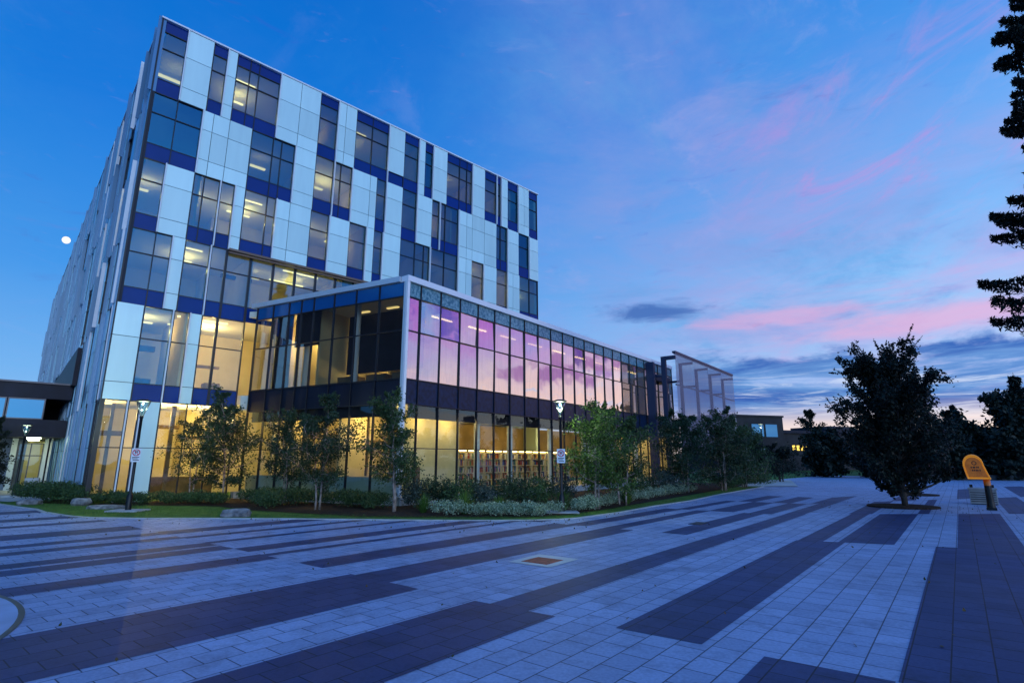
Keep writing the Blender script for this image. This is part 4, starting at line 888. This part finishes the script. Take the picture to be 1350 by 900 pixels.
bm = bmesh.new(); bm.from_mesh(bm_o.data); bmesh.ops.remove_doubles(bm, verts=bm.verts, dist=1e-4); bmesh.ops.recalc_face_normals(bm, faces=bm.faces); bm.to_mesh(bm_o.data); bm.free()
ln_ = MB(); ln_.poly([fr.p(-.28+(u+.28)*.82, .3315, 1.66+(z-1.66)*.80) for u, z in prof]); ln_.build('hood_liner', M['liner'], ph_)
bv = bm_o.modifiers.new('bevel', 'BEVEL'); bv.width = .02; bv.segments = 2
ink = MB()
n = 20
for i in range(n):
    a0, a1 = 2*math.pi*i/n, 2*math.pi*(i+1)/n
    ink.quad(*[fr.p(-.31+r*math.sin(a), .3325, 1.90+r*math.cos(a)) for r, a in ((.055, a0), (.085, a0), (.085, a1), (.055, a1))])
for z, us in ((1.74, (-.44, -.37, -.33, -.26, -.21)), (1.62, (-.41, -.35, -.29, -.24, -.17))):
    for u in us: ink.box(fr, u, u+.04, .332, .3345, z-.05, z+.02)
ink.build('print', M['ink'], ph_)
pb_ = thing('planter_box', (22.36, 26.6, 0), 'grey slotted concrete box on the paving behind the yellow hood', 'planter')
fr2 = Frame((22.36, 26.6), 130, 1)
b = MB(); b.box(fr2, -.5, .5, -.5, .5, .03, .66); b.build('body', M['planter'], pb_, bevel=.015)
b = MB(); b.box(fr2, -.53, .53, -.53, .53, .662, .74); b.build('rim', M['planter'], pb_, bevel=.01)
b = MB()
for i in range(5): b.box(fr2, -.46, .46, .501, .512, .12+.1*i, .15+.1*i)
b.box(fr2, -.46, .46, -.46, .46, .0, .029); b.build('slot', M['black_metal'], pb_)
b = MB(); b.box(fr2, -.45, -.33, -.3, -.18, .742, .88); b.box(fr2, .33, .45, -.3, -.18, .742, .88); b.build('lug', M['black_metal'], pb_)

# ------------------------------------------------------------------ rocks, covers
def rock(loc, sx, sy, sz, label, seed):
    bm = bmesh.new(); bmesh.ops.create_icosphere(bm, subdivisions=4, radius=1)
    for v in bm.verts:
        p = v.co.copy(); k = 1+.28*mnoise.noise(p*1.3+Vector((seed, 0, 0)))+.12*mnoise.noise(p*3.4+Vector((0, seed, 0)))+.05*mnoise.noise(p*9)
        q = p*k; q.x = .95*math.tanh(q.x*1.15)/.8; q.z = max(-.5, .8*math.tanh(q.z*1.1)); v.co = Vector((q.x*sx, q.y*sy, (q.z+.5)*sz))
    me = bpy.data.meshes.new('boulder'); bm.to_mesh(me); bm.free(); me.materials.append(M['rock'])
    o = add_mesh('boulder', me); o.location = loc; tag(o, label, 'rock', 'boulders on the lawn'); return o
rock((-9.95, 20.4, .0), .52, .36, .27, 'angular grey boulder on the lawn edge below the birches', 3.1)
rock((-22.2, 25.9, 0), .5, .4, .26, 'low reddish grey boulder at the left lawn end', 8.7)
rock((-17.0, 23.6, 0), .8, .35, .17, 'long flat pale stone left of the signed lamp post', 5.5)
rock((-19.4, 25.3, .02), .42, .3, .3, 'small white stone beside the hedge at the tower', 12.2)
rock((-26.2, 27.5, .02), .4, .3, .24, 'small stone beside the left path', 17.2)
sb = MB(); f3 = Frame((-27.2, 31.6), 60, 1); sb.box(f3, -.32, .32, -.14, .14, .04, 1.05); tag(sb.build('stone_pillar', M['concrete'], bevel=.03), 'short grey stone pillar beside the small lamp at left', 'pillar')
cv = MB(); f4 = Frame((.62, 11.75), PAVE_AZ-2, 1); cv.box(f4, -.31, .31, -.31, .31, -.002, .009)
for i in range(5): cv.box(f4, -.27, .27, -.25+.125*i-.02, -.25+.125*i+.02, .0092, .013)
tag(cv.build('drain_cover', M['rust']), 'square rusty iron drain cover in the paving', 'drain cover')
cf = MB(); cf.quad(*[tuple(f4.p(u, o_, .004)) for u, o_ in ((-.5, -.5), (.62, -.5), (.62, .5), (-.5, .5))]); tag(cf.build('drain_apron', pbr('apron', (.50, .50, .49), .6, var=.08)), kind='structure')
rc = MB(); rc.lathe([(4.24, .004), (4.24, .006), (.001, .006)], (-9.8, 5.05), 96); tag(rc.build('round_paving', M['apron']), kind='structure')
rg = MB(); rg.lathe([(4.24, .0065), (4.31, .0065), (4.31, .003)], (-9.8, 5.05), 96); tag(rg.build('paving_joint', M['black_metal']), kind='structure')
dg = MB(); f5 = Frame((6.1, 18.5), PAVE_AZ, 1); dg.box(f5, -.4, .4, -.2, .2, .001, .012); tag(dg.build('floor_grate', M['black_metal']), 'small dark grate in the paving right of the rusty cover', 'grate')

lv = []
for _ in range(420):
    i = random.randrange(5, 20); a, b = Vector(LAWN[i]), Vector(LAWN[i+1]); q = a.lerp(b, random.random()); d = (b-a).normalized(); q = q-Vector((-d.y, d.x))*(random.expovariate(.9)+.05); lv.append((q.x, q.y, .012))
for _ in range(160): lv.append((17.27+random.gauss(0, 2.2), 24.9+random.gauss(0, 2.2), .012))
for _ in range(130): lv.append((random.uniform(-9, 16), random.uniform(4, 18), .012))
lo_ = add_mesh('fallen_leaves', leaf_mesh('fallen_leaves', lv, .07, leafmat('fallen_leaf', (.16, .09, .03), (.07, .08, .025)), up=6)); tag(lo_, 'scattered small fallen leaves on the plaza paving', 'leaves', kind='stuff')
# ------------------------------------------------------------------ moon
mo = bmesh.new(); bmesh.ops.create_uvsphere(mo, u_segments=32, v_segments=16, radius=1)
me = bpy.data.meshes.new('moon'); mo.to_mesh(me); mo.free(); me.materials.append(M['moon'])
o = add_mesh('moon', me); D = 1800
o.location = (-D*math.sin(R(41.4))*math.cos(R(17.7)), D*math.cos(R(41.4))*math.cos(R(17.7)), D*math.sin(R(17.7))+2); rr = D*.0050; o.scale = (rr, rr, rr); me.polygons.foreach_set('use_smooth', [True]*len(me.polygons))
tag(o, 'small bright moon in the blue sky left of the tower', 'moon')

# ------------------------------------------------------------------ sky
world = bpy.data.worlds.new('World'); scene.world = world; world.use_nodes = True
t = world.node_tree; t.nodes.clear()
wo = t.nodes.new('ShaderNodeOutputWorld'); bg = t.nodes.new('ShaderNodeBackground'); t.links.new(bg.outputs[0], wo.inputs[0])
geo = t.nodes.new('ShaderNodeTexCoord'); sep = t.nodes.new('ShaderNodeSeparateXYZ'); t.links.new(geo.outputs['Generated'], sep.inputs[0])
def mth(op, a, b=None, c=None, clamp=False):
    n = t.nodes.new('ShaderNodeMath'); n.operation = op; n.use_clamp = clamp
    for i, x in enumerate((a, b, c)):
        if x is None: continue
        if isinstance(x, (int, float)): n.inputs[i].default_value = x
        else: t.links.new(x, n.inputs[i])
    return n.outputs[0]
X, Y, Z = sep.outputs
el = mth('MULTIPLY', mth('ARCSINE', Z), 180/math.pi); az = mth('MULTIPLY', mth('ARCTAN2', X, Y), 180/math.pi)
def sstep(x, a, b):
    n = t.nodes.new('ShaderNodeMapRange'); n.interpolation_type = 'SMOOTHSTEP'; n.inputs[1].default_value = a; n.inputs[2].default_value = b; t.links.new(x, n.inputs[0]); return n.outputs[0]
def gauss(x, c, w): 
    d = mth('DIVIDE', mth('SUBTRACT', x, c), w); return mth('EXPONENT', mth('MULTIPLY', mth('MULTIPLY', d, d), -1))
def ramp(x, stops):
    n = t.nodes.new('ShaderNodeValToRGB'); r = n.color_ramp
    while len(r.elements) < len(stops): r.elements.new(.5)
    for e, (p, c) in zip(r.elements, stops): e.position = p/90; e.color = (*lin(*c), 1)
    t.links.new(mth('DIVIDE', x, 90, clamp=True), n.inputs[0]); return n.outputs[0]
def mix(f, a, b, blend='MIX'):
    n = t.nodes.new('ShaderNodeMix'); n.data_type = 'RGBA'; n.blend_type = blend
    if isinstance(f, (int, float)): n.inputs[0].default_value = f
    else: t.links.new(f, n.inputs[0])
    for i, c in ((6, a), (7, b)):
        if isinstance(c, tuple): n.inputs[i].default_value = (*c, 1)
        else: t.links.new(c, n.inputs[i])
    return n.outputs[2]
def noise(vec, scale, detail=6, rough=.55, dist=0.0):
    n = t.nodes.new('ShaderNodeTexNoise'); n.inputs['Scale'].default_value = scale; n.inputs['Detail'].default_value = detail; n.inputs['Roughness'].default_value = rough; n.inputs['Distortion'].default_value = dist
    t.links.new(vec, n.inputs['Vector']); return n.outputs[0]
def comb(x, y, z=0.0):
    n = t.nodes.new('ShaderNodeCombineXYZ')
    for i, v in enumerate((x, y, z)):
        if isinstance(v, (int, float)): n.inputs[i].default_value = v
        else: t.links.new(v, n.inputs[i])
    return n.outputs[0]
cool = ramp(el, [(0, (150, 190, 228)), (7, (110, 172, 232)), (16, (60, 145, 226)), (30, (6, 116, 212)), (45, (0, 102, 198)), (90, (0, 84, 170))])
warm = ramp(el, [(0, (255, 226, 196)), (3, (246, 214, 210)), (7, (176, 196, 238)), (13, (150, 200, 244)), (22, (112, 178, 242)), (33, (72, 150, 232)), (48, (24, 124, 216)), (90, (10, 90, 175))])
east = mth('SUBTRACT', 1, sstep(az, 82, 98))
rfac = mth('MULTIPLY', sstep(az, -30, 55), east)
col = mix(rfac, cool, warm)
zc = mth('ADD', mth('MAXIMUM', Z, 0), .10)
pv = comb(mth('DIVIDE', X, zc), mth('DIVIDE', Y, zc))
# lavender / pink high wisps
w1 = noise(pv, .42, 8, .6, .5); w2 = noise(pv, 1.7, 7, .62, .5)
m1 = mth('MULTIPLY', sstep(mth('ADD', mth('MULTIPLY', w1, .65), mth('MULTIPLY', w2, .35)), .40, .66), mth('MULTIPLY_ADD', sstep(az, -10, 32), .74, .08))
col = mix(mth('MULTIPLY', m1, .8), col, lin(150, 160, 222))
w3 = noise(pv, 2.6, 8, .66, .9)
m3 = mth('MULTIPLY', sstep(w3, .52, .72), mth('MULTIPLY_ADD', sstep(az, -20, 15), .34, .06))
col = mix(m3, col, lin(168, 172, 226))
m5 = mth('MULTIPLY', sstep(noise(pv, 1.15, 9, .66, .7), .46, .66), mth('MULTIPLY_ADD', sstep(az, -15, 20), .55, .10))
col = mix(m5, col, lin(78, 158, 222))
m4 = mth('MULTIPLY', sstep(mth('ADD', mth('MULTIPLY', noise(pv, .8, 8, .6, .8), .7), mth('MULTIPLY', w3, .3)), .50, .60), mth('MULTIPLY', gauss(el, 22, 12), sstep(az, 5, 30)))
col = mix(mth('MULTIPLY', m4, .65), col, lin(70, 120, 206))
wv = noise(pv, .33, 9, .68, .4)
veil = mth('MULTIPLY', mth('MULTIPLY', sstep(wv, .36, .60), mth('MULTIPLY_ADD', sstep(w2, .30, .70), .7, .3)), mth('MULTIPLY', sstep(az, -12, 14), mth('MULTIPLY', east, sstep(el, 6, 14))))
col = mix(mth('MULTIPLY', veil, .70), col, lin(134, 152, 216))
pk = mth('MULTIPLY', mth('MULTIPLY', sstep(noise(comb(mth('MULTIPLY', az, .05), mth('MULTIPLY_ADD', el, .12, mth('MULTIPLY', az, -.05))), 1.3, 9, .66, .8), .50, .70), gauss(el, 26, 9)), mth('MULTIPLY', sstep(az, 18, 34), east))
col = mix(mth('MULTIPLY', pk, .75), col, lin(186, 140, 212))
st1 = comb(mth('MULTIPLY', az, .045), mth('MULTIPLY_ADD', el, .17, mth('MULTIPLY', az, -.028)))
p1 = noise(st1, 1.0, 9, .64, .9)
m2 = mth('MULTIPLY', mth('MULTIPLY', sstep(p1, .46, .72), mth('ADD', gauss(el, 12, 3.6), mth('MULTIPLY', gauss(el, 24, 8), .15))), mth('MULTIPLY', sstep(az, 6, 26), east))
col = mix(mth('MULTIPLY', m2, .78, clamp=True), col, lin(226, 152, 204))
lav = mth('MULTIPLY', mth('MULTIPLY', gauss(el, 12.5, 4), sstep(az, 6, 34)), mth('MULTIPLY', east, .55))
col = mix(mth('MULTIPLY', lav, sstep(w2, .3, .65)), col, lin(196, 182, 228))
# violet veil to the right (mirrored in the wing)
vio = mth('MULTIPLY', mth('MULTIPLY', gauss(el, 17.5, 6), mth('MULTIPLY', sstep(az, 46, 58), mth('SUBTRACT', 1, sstep(az, 82, 94)))), mth('MULTIPLY_ADD', sstep(w2, .3, .7), .4, .6))
col = mix(mth('MULTIPLY', vio, .95, clamp=True), col, lin(188, 84, 204))
crm = mth('MULTIPLY', gauss(el, 5.5, 4.2), mth('MULTIPLY', sstep(az, 46, 58), mth('SUBTRACT', 1, sstep(az, 82, 94))))
col = mix(mth('MULTIPLY', crm, .95, clamp=True), col, lin(255, 222, 205))
# low dark blue stratus with bright gaps
st2 = comb(mth('MULTIPLY', az, .075), mth('MULTIPLY', el, .50))
s1 = noise(st2, 1.0, 9, .64, .6)
elw = mth('ADD', el, mth('MULTIPLY', mth('SUBTRACT', noise(comb(mth('MULTIPLY', az, .10), mth('MULTIPLY', el, .25)), 1.3, 6, .6, .4), .5), 7))
dk_ = mth('MULTIPLY', mth('MULTIPLY', sstep(s1, .30, .48), mth('MULTIPLY', sstep(el, 2.2, 4.8), mth('SUBTRACT', 1, sstep(elw, 8.6, 10.0)))), mth('MULTIPLY', sstep(az, 10, 21), mth('SUBTRACT', 1, sstep(az, 52, 66))))
col = mix(mth('MULTIPLY', dk_, .95), col, mix(sstep(s1, .42, .66), lin(92, 142, 206), lin(26, 84, 172)))
s2 = noise(comb(mth('MULTIPLY', az, .06), mth('MULTIPLY', el, .75)), 1.5, 8, .66, .7)
br_ = mth('MULTIPLY', mth('MULTIPLY', sstep(s2, .50, .66), mth('MULTIPLY', sstep(el, 1.5, 3), mth('SUBTRACT', 1, sstep(el, 6.5, 9)))), sstep(az, 10, 20))
col = mix(mth('MULTIPLY', br_, .85), col, lin(206, 218, 242))
hz_ = mth('MULTIPLY', mth('SUBTRACT', 1, sstep(el, 2.4, 5.6)), mth('MULTIPLY', sstep(az, 8, 22), east))
col = mix(mth('MULTIPLY', hz_, .85), col, lin(248, 226, 214))
# dark cloud patches
def patch(a, e, wa, we, c, k, sc):
    global col
    n_ = noise(comb(mth('MULTIPLY', az, .11), mth('MULTIPLY', el, .42), sc), 1.6, 7, .62, .6)
    g_ = mth('MULTIPLY', gauss(az, a, wa), gauss(el, e, we))
    col = mix(mth('MULTIPLY', sstep(mth('ADD', g_, mth('MULTIPLY', n_, 1.6)), 1.0, 1.7), k), col, lin(*c))
patch(15.0, 15.0, 5.6, 1.05, (62, 104, 178), .9, 1.0)
patch(27, 13.4, 9, .9, (232, 166, 204), .45, 2.0)
patch(38, 11.6, 9, 1.3, (232, 170, 204), .5, 4.0)
patch(62, 11.5, 6, 2.6, (84, 46, 150), .92, 6.0)
patch(70, 9, 6, 1.0, (150, 90, 170), .8, 7.0)
patch(87, 17, 4, 4, (70, 60, 190), .9, 8.0)
# brighter sunset side; wide glow behind the view added to light panels and paving
gl1 = mth('MULTIPLY', mth('MULTIPLY', gauss(az, 72, 24), gauss(el, 8, 22)), .22)
back_ = mth('MULTIPLY', mth('EXPONENT', mth('MULTIPLY', mth('SUBTRACT', mth('COSINE', mth('MULTIPLY', mth('SUBTRACT', az, 158), math.pi/180)), 1), 4.5)), gauss(el, 14, 34))
glow = mth('ADD', mth('ADD', gl1, mth('MULTIPLY', back_, 2.4)), 1.0)
col = mix(mth('MULTIPLY', back_, .6), col, lin(136, 192, 226))
col = mix(1.0, col, comb(glow, glow, glow), 'MULTIPLY')
# below the horizon
col = mix(sstep(el, 0, -3), col, (.02, .03, .04))
sky = t.nodes.new('ShaderNodeTexSky'); sky.sky_type = 'NISHITA'; sky.sun_disc = False; sky.sun_elevation = R(9); sky.sun_rotation = R(145); sky.altitude = 200
mul = mix(1.0, sky.outputs[0], (.003, .003, .003), 'MULTIPLY')
col = mix(1.0, col, mul, 'ADD')
t.links.new(col, bg.inputs[0]); bg.inputs[1].default_value = 1.0
sun = bpy.data.lights.new('sun', 'SUN'); sun.energy = .35; sun.angle = R(12); sun.color = (1, .90, .88)
so = bpy.data.objects.new('sun', sun); COL.objects.link(so)
sd = Vector((math.sin(R(145))*math.cos(R(9)), math.cos(R(145))*math.cos(R(9)), math.sin(R(9)))); so.rotation_euler = sd.to_track_quat('Z', 'Y').to_euler(); so.location = sd*200

# ------------------------------------------------------------------ camera, render settings
cam = bpy.data.cameras.new('camera'); co = bpy.data.objects.new('camera', cam); COL.objects.link(co); scene.camera = co
co.location = (0, 0, 2.0); co.rotation_euler = (R(90+12.43), 0, 0); cam.sensor_width = 36; cam.sensor_fit = 'HORIZONTAL'; cam.lens = 36*712/1350; cam.clip_start = .1; cam.clip_end = 6000
scene.view_settings.view_transform = 'Standard'; scene.view_settings.look = 'None'; scene.view_settings.exposure = 0.1; scene.view_settings.gamma = 1
cy = scene.cycles; cy.max_bounces = 7; cy.diffuse_bounces = 3; cy.glossy_bounces = 3; cy.transmission_bounces = 4; cy.transparent_max_bounces = 14
cy.caustics_reflective = False; cy.caustics_refractive = False; cy.use_denoising = True; cy.sample_clamp_indirect = 6
